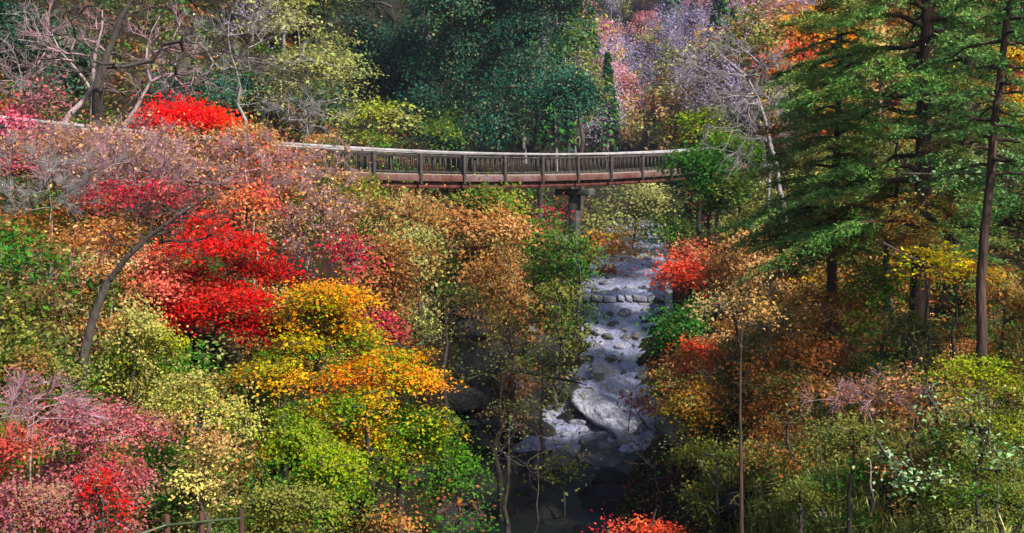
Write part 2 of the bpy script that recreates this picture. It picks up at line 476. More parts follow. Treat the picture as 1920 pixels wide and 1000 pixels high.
def boulder(kind, loc, r, label, group, rng, flat=1.0, name='boulder'):
    o = bpy.data.objects.new(name, BM[kind][rng.integers(4)])
    COL.objects.link(o); o.location = loc
    o.rotation_euler = (rng.uniform(-.3, .3), rng.uniform(-.3, .3), rng.uniform(0, 6.28))
    o.scale = (r * rng.uniform(.8, 1.25), r * rng.uniform(.8, 1.25), r * rng.uniform(.75, 1.05) * flat)
    tag(o, label + (', ' + beside(loc) if group else ''), 'boulder', group)
    return o
rg = np.random.default_rng(77)
for i in range(110):                                # stones in the bright reach of stream
    y = rg.uniform(38, 74) if i < 60 else rg.uniform(38, 57)
    x = stream_x(y) + rg.uniform(-1.0, 1.0) * np.interp(y, [34, 57, 80], [2.1, 1.9, 1.5])
    r = rg.uniform(.10, .34)
    boulder('rock_pale' if rg.random() < .62 else 'rock', (x, y, float(water_z(y)) + r * .08), r,
            '%s stone in the stream bed' % ('small' if r < .28 else 'larger'), 'stones lying in the stream bed', rg, name='stone')
for i in range(28):                                # bigger ones along both margins
    y = rg.uniform(33, 72); s = rg.choice([-1, 1])
    d = rg.uniform(2.7, 3.9); x = stream_x(y) + s * d
    if 34 < y < 46 and s < 0: y += 12; x = stream_x(y) + s * d
    r = rg.uniform(.35, .85)
    boulder('rock', (x, y, gz(x, y) + r * .2), r, 'mossy grey boulder on the %s bank' % ('left' if s < 0 else 'right'),
            'mossy boulders on the %s stream bank' % ('left' if s < 0 else 'right'), rg)
for i in range(26):                                # rocks coloured black for the shade at the bottom of the gorge
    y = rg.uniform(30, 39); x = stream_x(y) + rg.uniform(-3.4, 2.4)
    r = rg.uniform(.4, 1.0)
    boulder('rock_black_shade' if y < 36.5 or abs(x - stream_x(y)) > 1.7 else 'rock', (x, y, max(gz(x, y), float(water_z(y)) - .3) + r * .15), r, 'boulder painted shade-black in the gorge bottom',
            'boulders painted shade-black in the gorge bottom', rg)
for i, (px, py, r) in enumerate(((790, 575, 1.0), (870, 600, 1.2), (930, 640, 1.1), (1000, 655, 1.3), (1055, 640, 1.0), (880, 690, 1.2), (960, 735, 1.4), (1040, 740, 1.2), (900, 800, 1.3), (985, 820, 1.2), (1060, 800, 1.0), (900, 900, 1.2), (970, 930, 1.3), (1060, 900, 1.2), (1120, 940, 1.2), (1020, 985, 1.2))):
    c = on_ground(px, py, 24)  # black rocks added where the bank lies in deep shade
    boulder('rock_black_shade', (c[0], c[1], c[2] - r * .1), r, 'mossy outcrop painted shade-black on the left bank', 'rock outcrops painted shade-black on the left bank', rg, name='rock_outcrop')
# the big pale slab in the near reach
c = P(1150, 812, 41.5)
slab = bpy.data.objects.new('rock_slab', boulder_mesh('rock_slab', 401, M['slab'], 4, (1, 1, .5)))
COL.objects.link(slab); slab.location = (c[0], c[1] + .6, float(water_z(42)) + .12); slab.scale = (1.15, 3.0, .85); slab.rotation_euler = (math.radians(6), math.radians(6), math.radians(14))
tag(slab, 'large flat pale rock slab at the near end of the bright stream', 'rock')
for (px, py, D, r, lab) in ((1112, 838, 39.6, .5, 'pale cracked boulder at the left foot of the flat slab'), (1128, 705, 47.5, .55, 'rounded white boulder above the flat slab at the left of the stream')):
    c = P(px, py, D); o = boulder('rock_pale', (c[0], c[1], float(water_z(D)) + .1), r, lab, None, rg)
# weir of dressed blocks
wy0 = 58.2; wx0 = float(stream_x(wy0))
weir = empty('stone_weir', (wx0, wy0, -8.0)); tag(weir, 'low stone weir the stream spills over below the footbridge', 'weir')
for r in range(3):
    k = 0; x = -2.35 + (r % 2) * .3
    while x < 2.3:
        w = rg.uniform(.45, .75)
        mb = MB(); mb.bar((x, 0, .3 + r * .4), (min(x + w - .03, 2.35), 0, .3 + r * .4), (rg.uniform(-.06, .06), 1, 0), UP, .66 + rg.uniform(0, .16), .38)
        mb.build('stone_block', M['rock_pale'], weir, .05); x += w
x = -2.4
while x < 2.3:
    w = rg.uniform(.3, .7); mb = MB()
    mb.bar((x, rg.uniform(-.12, .05), 1.45 + rg.uniform(-.08, .12)), (x + w - .04, rg.uniform(-.12, .05), 1.45 + rg.uniform(-.08, .12)), (0, 1, 0), UP, rg.uniform(.6, .9), .26)
    mb.build('coping_stone', M['rock_pale'], weir, .06); x += w
# concrete retaining wall on the right of the weir
wl = empty('retaining_wall', (wx0 + 2.55, 54.0, -8.4)); tag(wl, 'pale concrete retaining wall along the right of the weir', 'wall')
pts = [(y, float(stream_x(y)) + 2.2) for y in np.arange(53.5, 66.1, 1.8)]
for (ya, xa), (yb, xb) in zip(pts[:-1], pts[1:]):
    za, zb = float(water_z(ya)) + 1.15, float(water_z(yb)) + 1.15
    mb = MB()
    l = Vector(wl.location)
    w = .32
    lo = -1.2
    mb.hexa([(xa - l.x, ya + .012 - l.y, za + lo - 1 - l.z), (xa + w - l.x, ya + .012 - l.y, za + lo - 1 - l.z), (xb + w - l.x, yb - .012 - l.y, zb + lo - 1 - l.z), (xb - l.x, yb - .012 - l.y, zb + lo - 1 - l.z),
             (xa - l.x, ya + .012 - l.y, za - l.z), (xa + w - l.x, ya + .012 - l.y, za - l.z), (xb + w - l.x, yb - .012 - l.y, zb - l.z), (xb - l.x, yb - .012 - l.y, zb - l.z)])
    mb.build('wall_panel', M['concrete'], wl, .02)

# ------------------------------------------------------------------ vegetation
def pal_pick(pal, n, rng):
    cols = np.array([c for c, w in pal]); lum = cols @ np.array((.25, .6, .15))
    cols = np.clip(lum[:, None] + (cols - lum[:, None]) * 1.3, .003, .85); w = np.array([w for c, w in pal], float)
    return cols[rng.choice(len(cols), n, p=w / w.sum())]

def grow(trunk, pads, rng, tip=.006, bend=.12, attach_from=.3):
    """branch graph from trunk polyline to pad centres; returns segments grouped by primary limb, and nodes"""
    T = len(trunk)
    pos = [np.array(p) for p in trunk]; par = [-1] + list(range(T - 1)); isT = [True] * T
    k0 = max(1, int(T * attach_from))
    arr = np.zeros((T + 3 * len(pads), 3)); arr[:T] = trunk
    depthpen = np.zeros(T + 3 * len(pads)); depthpen[:k0] = 1e6
    cnt = T
    top = np.array(trunk[-1]); cen = np.array(trunk[int(T * .7)])
    order = np.argsort(np.linalg.norm(pads - cen, axis=1))
    pad_node = {}
    for oi in order:
        p = pads[oi]
        d = np.linalg.norm(arr[:cnt] - p, axis=1)
        cost = d + depthpen[:cnt] + np.where(arr[:cnt, 2] > p[2] + .15 * d, .5 * d, 0)
        j = int(np.argmin(cost)); a = arr[j]
        ln = d[j]; prev = j
        m = a + (p - a) * .5 + rng.normal(size=3) * ln * bend + np.array((0, 0, ln * bend * .6))
        for q in (m, p):
            arr[cnt] = q; par.append(prev); pos.append(q); isT.append(False); prev = cnt; cnt += 1
        pad_node[oi] = prev
    w = np.ones(cnt); 
    for i in range(cnt - 1, 0, -1):
        if par[i] >= 0: w[par[i]] += w[i] if not isT[i] else 0
    return arr[:cnt], par, isT, w, pad_node

def ellipsoid_pads(n, c, r, rng, shell=.55, flat_bottom=.0):
    u = rng.normal(size=(n * 3, 3)); u /= np.linalg.norm(u, axis=1, keepdims=True)
    rad = rng.uniform(0, 1, n * 3) ** (1 / 3.) * (1 - shell) + shell * rng.uniform(.65, 1.0, n * 3)
    # lumpy outline
    lum = 1 + .30 * np.sin(u @ np.array([3.1, 1.2, 2.0]) * 2 + rng.uniform(0, 6)) + .22 * np.sin(u @ np.array([-1.5, 3.3, 2.6]) * 2.5 + rng.uniform(0, 6))
    p = u * (rad * lum)[:, None]
    if flat_bottom: p = p[p[:, 2] > -1 + flat_bottom * 2 * rng.uniform(.6, 1, len(p))]
    return c + p[:n] * np.array(r)

BARKS = {'dark': 'bark_dark', 'grey': 'bark_grey', 'pale': 'bark_pale', 'cedar': 'bark_cedar'}
REPORT = []
TRI = [0]
def finish_wood(root, base, trunk, tr, arr, par, isT, w, bark, tip, k_tr=8, limbs=False, twig_mat=None, extra=None, expo=.55):
    T = len(trunk)
    tseg = []
    for i in range(T - 1):
        f0, f1 = i / (T - 1), (i + 1) / (T - 1)
        tseg.append((trunk[i] - base, trunk[i + 1] - base, tr * (1 - f0 * .86) * (1.25 if i == 0 else 1), tr * (1 - f1 * .86)))
    V, F = tubes(tseg, k_tr)
    trunk_o = mesh_np('trunk', V, F, M[BARKS[bark]], root, smooth=True); TRI[0] += len(F) * 2
    top = {}
    groups = {}
    wmax = max(2.0, max((w[i] for i in range(len(par)) if not isT[i]), default=2.0))
    def rad(i): return max(tip, min(tr * .5, tip * w[i] ** expo))
    for i in range(len(par)):
        if isT[i]: continue
        p = par[i]
        g = i if isT[p] else top[p]
        top[i] = g
        r1 = rad(i); r0 = rad(p) if not isT[p] else min(tr * .6, r1 * 1.35)
        groups.setdefault(g, []).append((arr[p] - base, arr[i] - base, min(r0, r1 * 2.0), r1))
    if extra:
        for g, s in extra: 
            groups.setdefault(top.get(g, 'x'), []).extend(s)
    if limbs:
        for g, segs in groups.items():
            V, F = tubes(segs, 4)
            mesh_np('limb', V, F, twig_mat or M[BARKS[bark]], trunk_o, smooth=True); TRI[0] += len(F) * 2
    else:
        segs = [s for g in groups.values() for s in g]
        if segs:
            V, F = tubes(segs, 4)
            mesh_np('branches', V, F, twig_mat or M[BARKS[bark]], trunk_o, smooth=True)['kind'] = 'stuff'; TRI[0] += len(F) * 2

def make_trunk(base, pts, rng, n=9, wob=.05):
    """smooth wobbly polyline through base + pts"""
    ctrl = np.array([base] + list(pts)); L_ = np.concatenate([[0], np.cumsum(np.linalg.norm(np.diff(ctrl, axis=0), axis=1))])
    s = np.linspace(0, L_[-1], n)
    out = np.stack([np.interp(s, L_, ctrl[:, k]) for k in range(3)], 1)
    out[1:-1] += rng.normal(size=(n - 2, 3)) * np.array((1, 1, .3)) * wob * L_[-1] / n * 3
    return out

def leafy(name, px, py, D, wpx, hpx, pal, label, cat='tree', lai=3.2, bark='dark', trunk_px=None, tr=None, base_px=None,
          depth=None, leaf=None, layered=.5, grad=None, shell=.5, pad_scale=1.0, group=None, mat='leaf', stems=1, droop=0.0, base_drop=True, clump=120, up=1.0, wob=.05):
    """broadleaf tree or shrub with its crown at a photo place and a trunk standing on the bank"""
    rng = np.random.default_rng(seed_of(label))
    c = P(px, py, D)
    rx, rz = wpx / 2 * D / FPX, hpx / 2 * D / FPX
    ry = depth / 2 if depth else max(min(rx * .8, rz * 1.3), .5 * rx)
    bx = c[0] if base_px is None else P(base_px, py, D)[0]
    by = c[1] + (0 if D < 20 else ry * .2)
    base = np.array((bx, by, gz(bx, by) - .1))
    top = c + np.array((0, 0, rz * .45))
    hgt = top[2] - base[2]
    REPORT.append((label, D, round(float(c[2] - rz - base[2]), 1), round(float(hgt), 1)))
    if trunk_px: tp = [P(x, y, D) for x, y in trunk_px]
    else: tp = [base * .45 + c * .55 + rng.normal(size=3) * np.array((.12, .12, 0)) * max(rx, .4) - np.array((0, 0, rz * .3)), top]
    if tp[0][2] < base[2]: base[2] = tp[0][2] - .4
    L_ = leaf or .0026 * D * (1 if D > 14 else 14 / D) ** .5
    pr = max(.15, L_ * 3.9) * pad_scale
    area = math.pi * rx * rz
    nl = int(area * lai / (.31 * L_ * L_))
    npad = int(np.clip(nl / clump, 10, 420))
    pads = ellipsoid_pads(npad, c, (rx * .92, ry * .92, rz * .92), rng, shell)
    if layered >= .6:                        # maples: overlapping, drooping sprays with gaps between them
        nb_ = int(np.clip(rx * rz * 5.5, 5, 15))
        bc_ = ellipsoid_pads(nb_, c, (rx * .78, ry * .8, rz * 1.0), rng, .45)
        nb_ = len(bc_); Rb = np.minimum(rx, 2.2 * rz) * rng.uniform(.32, .62, nb_)
        bi = rng.choice(nb_, npad, p=Rb ** 2 / (Rb ** 2).sum())
        th_ = rng.uniform(0, 6.28, npad); rr_ = np.sqrt(rng.uniform(0, 1, npad)) * rng.uniform(.75, 1.12, npad)
        tilt = (bc_ - c)[:, :2] / max(rx, .1) * .35
        ox, oy = np.cos(th_) * rr_ * Rb[bi], np.sin(th_) * rr_ * Rb[bi] * .8
        pads = bc_[bi] + np.stack([ox, oy, -rr_ ** 2 * np.minimum(Rb[bi] * (.25 + droop), rz * .7) - ox * tilt[bi, 0] - oy * tilt[bi, 1] + rng.normal(size=npad) * L_ * .3], 1)
    else:                                    # shrubs and other trees: several uneven lobes
        nb_ = int(np.clip(npad / 7, 4, 11))
        bc_ = ellipsoid_pads(nb_, c, (rx * .75, ry * .75, rz * .75), rng, .5); nb_ = len(bc_)
        sb = rng.uniform(.28, .55, nb_); bi = rng.choice(nb_, npad, p=sb ** 2 / (sb ** 2).sum())
        uu = rng.normal(size=(npad, 3)); uu /= np.linalg.norm(uu, axis=1, keepdims=True)
        uu[:, 2] = np.abs(uu[:, 2]) * .9 - .25
        pads = bc_[bi] + uu * (sb[bi] * rng.uniform(.55, 1.15, npad))[:, None] * np.array((rx, ry, rz))
    gap = (c[2] - rz * .6) - (base[2] + .1)
    if cat in ('shrub', 'bush') and lai > 1.3 and gap > .15 and trunk_px is None:      # shrubs are leafy down to the bank
        ns = int(np.clip(npad * .35 * gap / (2 * rz), 3, 160))
        f = rng.uniform(0, 1, ns)[:, None]
        th = rng.uniform(0, 6.28, ns); rr_ = np.sqrt(rng.uniform(.15, 1, ns))
        sk = (np.array((base[0], base[1], base[2] + .1)) * (1 - f) + (c - np.array((0, 0, rz * .6))) * f
              + np.stack([np.cos(th) * rr_ * rx, np.sin(th) * rr_ * ry, np.zeros(ns)], 1) * (.45 + .45 * f))
        nl = int(nl * (1 + ns / npad)); pads = np.concatenate([pads, sk])
    npad = len(pads); bough_of = np.concatenate([bi, rng.integers(0, nb_, npad - len(bi))])
    trunk = make_trunk(base, tp, rng, 9, wob)
    tr = tr or float(np.clip(.022 * max(hgt, 1.2), .03, .22))
    arr, par, isT, w, pn = grow(trunk, pads, rng)
    root = empty(name, base)
    tag(root, label, cat, group)
    tip = max(.005, .00025 * D)
    finish_wood(root, base, trunk, tr, arr, par, isT, w, bark, tip)
    # leaves: pads are flattened discs of leaves, tilted outwards
    per = rng.poisson(nl / npad * rng.uniform(.55, 1.45, npad))
    k = np.repeat(np.arange(npad), per); N = len(k)
    out = pads - c; out /= np.linalg.norm(out, axis=1, keepdims=True) + 1e-6
    pn_ = out * (1 - layered) * .9 + np.array((0, 0, 1.0)) * (.35 + layered) + rng.normal(size=(npad, 3)) * .22
    pn_ /= np.linalg.norm(pn_, axis=1, keepdims=True)
    off = rng.normal(size=(N, 3)) * pr
    nrm = pn_[k]
    h = (off * nrm).sum(1, keepdims=True)
    off -= nrm * h * (.45 + .35 * layered)
    off[:, 2] -= droop * (np.linalg.norm(off[:, :2], axis=1)) 
    pos = pads[k] + off
    ln = nrm * up + rng.normal(size=(N, 3)) * .42
    sz = L_ * np.clip(np.exp(rng.normal(size=N) * .3), .5, 1.8)
    pc = pal_pick(pal, npad, rng)
    if bough_of is not None and len(bough_of) == npad:      # a bough turns colour as a whole
        bcol = pal_pick(pal, nb_, rng); fade = rng.uniform(0, 1, nb_); fade = np.where(fade > .72, (fade - .72) * 1.2, 0)[:, None]
        bcol = bcol * (1 - fade) + np.array((.13, .12, .03)) * fade
        pc = pc * .45 + bcol[bough_of] * .55
    if grad is not None:                     # other colours towards the foot of the crown (real autumn colouring)
        t = np.clip((pads[:, 2] - (c[2] - rz)) / (2 * rz) + rng.normal(size=npad) * .13, 0, 1)
        pc = np.where((rng.uniform(0, 1, npad) > t)[:, None], pal_pick(grad, npad, rng), pc)
    lc = np.where((rng.uniform(0, 1, N) < .09)[:, None], pal_pick(pal, N, rng), pc[k])
    lc = np.where((rng.uniform(0, 1, N) < .07)[:, None], lc * .35 + np.array((.11, .085, .03)), lc)       # faded and browned leaves
    lc = lc * rng.uniform(.78, 1.15, (N, 1)) * (1 + rng.normal(size=(N, 3)) * .07)
    V, F = leaf_quads(pos - base, ln, sz, rng=rng, width=.66)
    mesh_np('crown', V, F, M[mat], root, face_col=np.clip(lc, .003, .9)); TRI[0] += N * 2
    return root

def bare(name, px, py, D, wpx, hpx, label, cat='tree', bark='grey', twig='twig_grey', trunk_px=None, tr=None, npad=70, tw=9, depth=None,
         base_px=None, pal=None, lf=0.0, leaf=None, spread=(0, 0, .5), tl=.75, limbs=False, group=None, tip=None):
    """leafless tree or twiggy shrub; optional few leaves"""
    rng = np.random.default_rng(seed_of(label))
    c = P(px, py, D); rx, rz = wpx / 2 * D / FPX, hpx / 2 * D / FPX
    ry = depth / 2 if depth else rx * .7
    if trunk_px:
        tp = [P(x, y, D) for x, y in trunk_px]
        bx, by = tp[0][0], D
        base = np.array((bx, by, min(gz(bx, by) - .1, tp[0][2] - .05)))
    else:
        bx = c[0] if base_px is None else P(base_px, py, D)[0]
        base = np.array((bx, D, gz(bx, D) - .1))
        tp = [base * .5 + c * .5 + rng.normal(size=3) * np.array((.2, .2, 0)) * rx * .5, c + np.array((0, 0, rz * .4))]
        if tp[0][2] < base[2]: base[2] = tp[0][2] - .5
    REPORT.append((label, D, round(float(c[2] - rz - base[2]), 1), round(float(c[2] + rz - base[2]), 1)))
    pads = ellipsoid_pads(npad, c, (rx * .85, ry * .85, rz * .85), rng, .45)
    npad = len(pads)
    trunk = make_trunk(base, tp, rng, 10, .04)
    tr = tr or (.009 if cat == 'shrub' else .02) * max(2, c[2] - base[2])
    arr, par, isT, w, pn = grow(trunk, pads, rng, bend=.055, attach_from=(.1 if cat == 'shrub' else .25))
    root = empty(name, base); tag(root, label, cat, group)
    tip = tip or max(.0030, .00015 * D)
    extra = []
    pts = []
    for i in range(npad):
        a = pads[i]; g = pn[i]
        base_dir = a - arr[par[g]]; base_dir /= np.linalg.norm(base_dir) + 1e-6
        for _ in range(int(tw * (1.4 if cat == 'shrub' else .8))):
            d = base_dir * 1.1 + rng.normal(size=3) * .42 + np.array(spread); d /= np.linalg.norm(d)
            l = tl * rng.uniform(.5, 1.4) * max(rx, rz) * .36
            m = a + d * l * .5 + rng.normal(size=3) * l * .05
            e = a + d * l + np.array((0, 0, -l * .12)) + rng.normal(size=3) * l * .1
            s = [(a - base, m - base, tip, tip * .85), (m - base, e - base, tip * .85, tip * .45)]
            d2 = d + rng.normal(size=3) * .6; d2 /= np.linalg.norm(d2)
            e2 = m + d2 * l * .5
            s.append((m - base, e2 - base, tip * .7, tip * .4))
            extra.append((g, s)); pts += [m, e, e2]
    finish_wood(root, base, trunk, tr, arr, par, isT, w, bark, tip * 1.05, limbs=limbs, expo=.5, twig_mat=M[twig], extra=extra)
    if pal and lf > 0:
        pts = np.array(pts); L_ = leaf or .0034 * D
        k = rng.choice(len(pts), int(len(pts) * lf)); N = len(k)
        pos = pts[k] + rng.normal(size=(N, 3)) * L_ * 1.3
        lc = pal_pick(pal, N, rng) * rng.uniform(.6, 1.3, (N, 1))
        V, F = leaf_quads(pos - base, rng.normal(size=(N, 3)) * .6 + np.array((0, 0, .8)), L_ * rng.uniform(.6, 1.2, N), rng=rng)
        mesh_np('leaves', V, F, M['leaf'], root, face_col=np.clip(lc, .003, .9)); TRI[0] += N * 2
    return root

def conifer(name, label, trunk_pts, tr, z0, z1, r_low, r_top, pal, D, n_br=90, dens=1.0, leaf=None, bark='cedar', group=None, droop=.35, side=None, len_exp=.8):
    """trunk_pts: world points base->top; branches between heights z0 and z1 in drooping whorls"""
    rng = np.random.default_rng(seed_of(label))
    base = np.array(trunk_pts[0]); trunk = make_trunk(base, trunk_pts[1:], rng, 14, .008)
    root = empty(name, base); tag(root, label, 'tree', group)
    T = len(trunk)
    tseg = [(trunk[i] - base, trunk[i + 1] - base, tr * (1 - i / T * .75) * (1.3 if i == 0 else 1), tr * (1 - (i + 1) / T * .75)) for i in range(T - 1)]
    V, F = tubes(tseg, 10); trunk_o = mesh_np('trunk', V, F, M[BARKS[bark]], root, smooth=True)
    L_ = leaf or .0075 * D
    segs, pos, nrm, tan, colr = [], [], [], [], []
    for b in range(n_br):
        f = (b + rng.uniform(0, 1)) / n_br
        z = z0 + (z1 - z0) * f
        a = np.array([np.interp(z, trunk[:, 2], trunk[:, k]) for k in range(3)]); a[2] = z
        ang = b * 2.4 + rng.uniform(-.4, .4)
        ln = (r_low + (r_top - r_low) * f ** len_exp) * rng.uniform(.65, 1.15)
        dirv = np.array((math.cos(ang), math.sin(ang), rng.uniform(-.05, .3)))
        if side is not None: ln *= 1 + .5 * float(np.dot(dirv[:2], side))
        if ln < .25: continue
        s = np.linspace(0, 1, 7)
        pth = a + dirv * ln * s[:, None] + np.array((0, 0, 1.0)) * (-droop * ln * s ** 1.8)[:, None] + rng.normal(size=(7, 3)) * ln * .02
        for i in range(6):
            r = max(.006, tr * .28 * (1 - s[i] * .85)) 
            segs.append((pth[i] - base, pth[i + 1] - base, r, max(.005, tr * .28 * (1 - s[i + 1] * .85))))
        nsp = int(max(5, ln * 9 * dens * (.12 / max(L_, .06)) ** .5))
        hz = np.array((-dirv[1], dirv[0], 0))
        bc = pal_pick(pal, 1, rng)[0]
        for q in range(nsp):
            t = rng.uniform(.22, 1.02); p0 = np.array([np.interp(t, s, pth[:, k]) for k in range(3)])
            sgn = rng.choice([-1, 1]); sl = ln * .34 * (1.15 - t * .75) * rng.uniform(.5, 1.2) + .1
            d = dirv * .75 + hz * sgn * .8 + np.array((0, 0, -.15)) + rng.normal(size=3) * .18
            d /= np.linalg.norm(d)
            m = int(10 + sl * 34 * dens)
            u = rng.uniform(0, 1, m)
            pp = p0 + d * (sl * u)[:, None] + rng.normal(size=(m, 3)) * np.array((1, 1, .5)) * L_ * .55 + np.array((0, 0, -1.0)) * (.25 * sl * u ** 2)[:, None]
            pos.append(pp)
            tan.append(d + rng.normal(size=(m, 3)) * .55 + np.array((0, 0, -.25)))
            nrm.append(np.array((0, 0, 1.0)) + rng.normal(size=(m, 3)) * .45)
            cc = bc * .6 + pal_pick(pal, 1, rng)[0] * .4
            colr.append(cc * rng.uniform(.65, 1.3, (m, 1)))
    V, F = tubes(segs, 4); mesh_np('branches', V, F, M[BARKS[bark]], trunk_o, smooth=True)['kind'] = 'stuff'; TRI[0] += len(F) * 2
    pos = np.concatenate(pos); tan = np.concatenate(tan); nrm = np.concatenate(nrm); colr = np.concatenate(colr); N = len(pos)
    V, F = leaf_quads(pos - base, nrm, L_ * rng.uniform(.6, 1.3, N), tan, rng, width=.24, fold=.06)
    mesh_np('crown', V, F, M['needle'], root, face_col=np.clip(colr, .003, .9)); TRI[0] += N * 2
    REPORT.append((label, D, round(float(z0 - base[2]), 1), N))
    return root

# palettes (linear base colours)
RED = [((.50, .010, .032), 4), ((.40, .008, .022), 3), ((.56, .030, .045), 2), ((.24, .006, .016), 2)]
CRIM = [((.42, .02, .055), 3), ((.30, .03, .05), 2), ((.50, .05, .09), 2), ((.25, .08, .07), 1)]
SCARLET = [((.70, .035, .03), 4), ((.60, .02, .045), 2), ((.70, .09, .05), 1)]
SALMON = [((.56, .16, .12), 3), ((.50, .09, .08), 2), ((.48, .24, .15), 2), ((.36, .06, .06), 1)]
PINK = [((.40, .15, .16), 3), ((.40, .07, .10), 2), ((.32, .13, .16), 3), ((.46, .22, .18), 2), ((.22, .04, .05), 2), ((.13, .14, .05), 1.6)]
CORAL = [((.62, .11, .07), 3), ((.55, .18, .10), 2), ((.60, .06, .06), 2)]
ORANGE = [((.62, .22, .025), 4), ((.66, .31, .04), 3), ((.50, .14, .02), 1)]
GOLD = [((.48, .30, .028), 4), ((.56, .27, .03), 3), ((.36, .30, .03), 2), ((.30, .24, .02), 1)]
YELLOW = [((.66, .50, .05), 3), ((.58, .56, .07), 2), ((.62, .38, .04), 1)]
CREAM = [((.44, .40, .17), 3), ((.32, .32, .11), 3), ((.40, .29, .14), 1.5), ((.19, .22, .06), 3)]
LIME = [((.26, .29, .03), 4), ((.36, .36, .045), 2), ((.17, .23, .025), 3)]
GREEN = [((.07, .155, .02), 4), ((.11, .20, .025), 3), ((.04, .10, .015), 3)]
MGREEN = [((.045, .13, .03), 4), ((.07, .17, .035), 3), ((.03, .09, .025), 2)]
DKGREEN = [((.012, .045, .028), 4), ((.022, .075, .046), 3), ((.007, .025, .017), 4), ((.032, .085, .05), 1)]
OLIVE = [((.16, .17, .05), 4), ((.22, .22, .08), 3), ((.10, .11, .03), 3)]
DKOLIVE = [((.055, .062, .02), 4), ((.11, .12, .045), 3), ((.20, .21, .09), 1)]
PALEOL = [((.33, .34, .14), 3), ((.26, .27, .11), 3), ((.40, .38, .20), 1)]
TAN = [((.40, .23, .11), 4), ((.31, .16, .07), 3), ((.50, .34, .19), 3), ((.18, .09, .04), 1.5)]
RUST = [((.26, .10, .04), 4), ((.20, .07, .03), 3), ((.34, .15, .07), 2)]
MAUVE = [((.30, .17, .18), 3), ((.40, .22, .22), 2)]
CEDAR = [((.075, .15, .055), 4), ((.11, .19, .075), 3), ((.045, .10, .035), 3), ((.15, .10, .045), 1.3)]
HINOKI = [((.12, .23, .075), 4), ((.20, .32, .12), 3), ((.05, .11, .035), 2), ((.22, .24, .09), 1.8), ((.22, .10, .035), 1.8)]

# ---- left bank, foreground
leafy('maple_bush', 165, 850, 14, 330, 200, PINK, 'salmon-pink leafy bush in the bottom left corner above the fence', 'bush', lai=2.6, bark='pale')
leafy('maple_bush', 40, 945, 12, 190, 150, PINK, 'pink bush cut by the bottom left corner of the picture', 'bush', lai=2.4, bark='pale')
bare('bare_shrub', 60, 760, 13, 260, 110, 'pale mauve bare twigs sweeping in above the pink bush', 'shrub', 'pale', 'twig_mauve', npad=34, tw=10, pal=PINK, lf=.3, spread=(.5, 0, .1))
leafy('maple_bush', 20, 860, 13, 140, 120, SALMON, 'salmon bush at the left edge below the mauve twigs', 'bush', lai=2.2, bark='pale')
leafy('maple_shrub', 195, 912, 13.3, 80, 40, SCARLET, 'small bright red sprig at the foot of the pink bush', 'shrub', lai=2.2)
leafy('shrub', 385, 775, 15.5, 135, 200, CREAM, 'cream and yellow-green shrub left of the green maple', 'shrub', lai=1.9, grad=[((.50, .36, .18), 2), ((.40, .40, .12), 2)])
leafy('shrub', 380, 870, 15, 110, 130, [((.45, .28, .15), 2), ((.50, .45, .18), 2), ((.22, .12, .05), 1)], 'tan and cream shrub just above the fence posts', 'shrub', lai=1.6)
leafy('shrub', 240, 655, 18, 260, 130, LIME + OLIVE, 'olive and lime shrub at the foot of the leaning tree', 'shrub', lai=1.7)
leafy('shrub', 240, 600, 17.5, 130, 60, CREAM, 'cream-leaved sprig beside the leaning trunk', 'shrub', lai=1.7)
leafy('shrub', 80, 600, 19, 210, 150, [((.42, .22, .15), 3), ((.40, .10, .08), 2), ((.20, .18, .07), 2), ((.45, .35, .22), 1)], 'tan and coral shrub left of the leaning tree', 'shrub', lai=1.9)
leafy('shrub', 60, 480, 22, 220, 130, OLIVE + TAN, 'olive and tan shrub by the left edge below the grey twigs', 'shrub', lai=1.9)
leafy('shrub', 60, 690, 16.5, 180, 90, OLIVE + [((.3, .08, .06), 2)], 'dull olive shrub at the left edge over the pink leaves', 'shrub', lai=1.6)
leafy('maple_tree', 422, 550, 23, 290, 310, RED, 'brilliant crimson red maple on the left bank', 'tree', lai=4.0, layered=.65, base_px=400)
leafy('maple_tree', 285, 520, 22.5, 150, 130, SALMON, 'salmon-red maple between the leaning tree and the crimson maple', 'tree', lai=2.6)
leafy('maple_tree', 595, 605, 22.5, 270, 170, GOLD + ORANGE, 'golden-orange maple right of the crimson maple', 'tree', lai=3.4, layered=.7, grad=LIME + GREEN)
leafy('maple_tree', 745, 705, 21.6, 270, 140, ORANGE, 'orange-topped maple hanging towards the stream', 'tree', lai=3.2, layered=.8, grad=GOLD + LIME)
leafy('maple_tree', 695, 615, 24, 95, 80, CRIM, 'small magenta-red maple behind the orange maple', 'tree', lai=2.8)
leafy('maple_tree', 725, 790, 20.8, 330, 260, GOLD + GREEN, 'large green maple below the orange maple', 'tree', lai=3.6, layered=.7, droop=.3, grad=GREEN + GREEN + LIME)
leafy('maple_tree', 535, 680, 20.5, 160, 110, GOLD + GREEN, 'gold and green maple under the crimson maple', 'tree', lai=2.8, layered=.7)
leafy('maple_tree', 530, 800, 18.5, 160, 120, GREEN + LIME, 'round green maple above the yellow-green mound', 'tree', lai=3.4, layered=.6)
leafy('maple_tree', 615, 895, 17.5, 230, 120, LIME, 'yellow-green mounded maple at the bottom of the picture', 'tree', lai=3.6, layered=.6, droop=.3, grad=GREEN)
leafy('shrub', 520, 955, 16, 240, 110, OLIVE, 'dull olive undergrowth bush below the yellow-green mound', 'bush', lai=1.8)
leafy('shrub', 720, 985, 18, 160, 60, OLIVE + RUST, 'olive and brown bush at the bottom edge left of the black shade', 'bush', lai=2.0)
leafy('shrub', 280, 950, 15.2, 240, 60, DKOLIVE, 'dark green bush behind the fence posts', 'bush', lai=1.4)
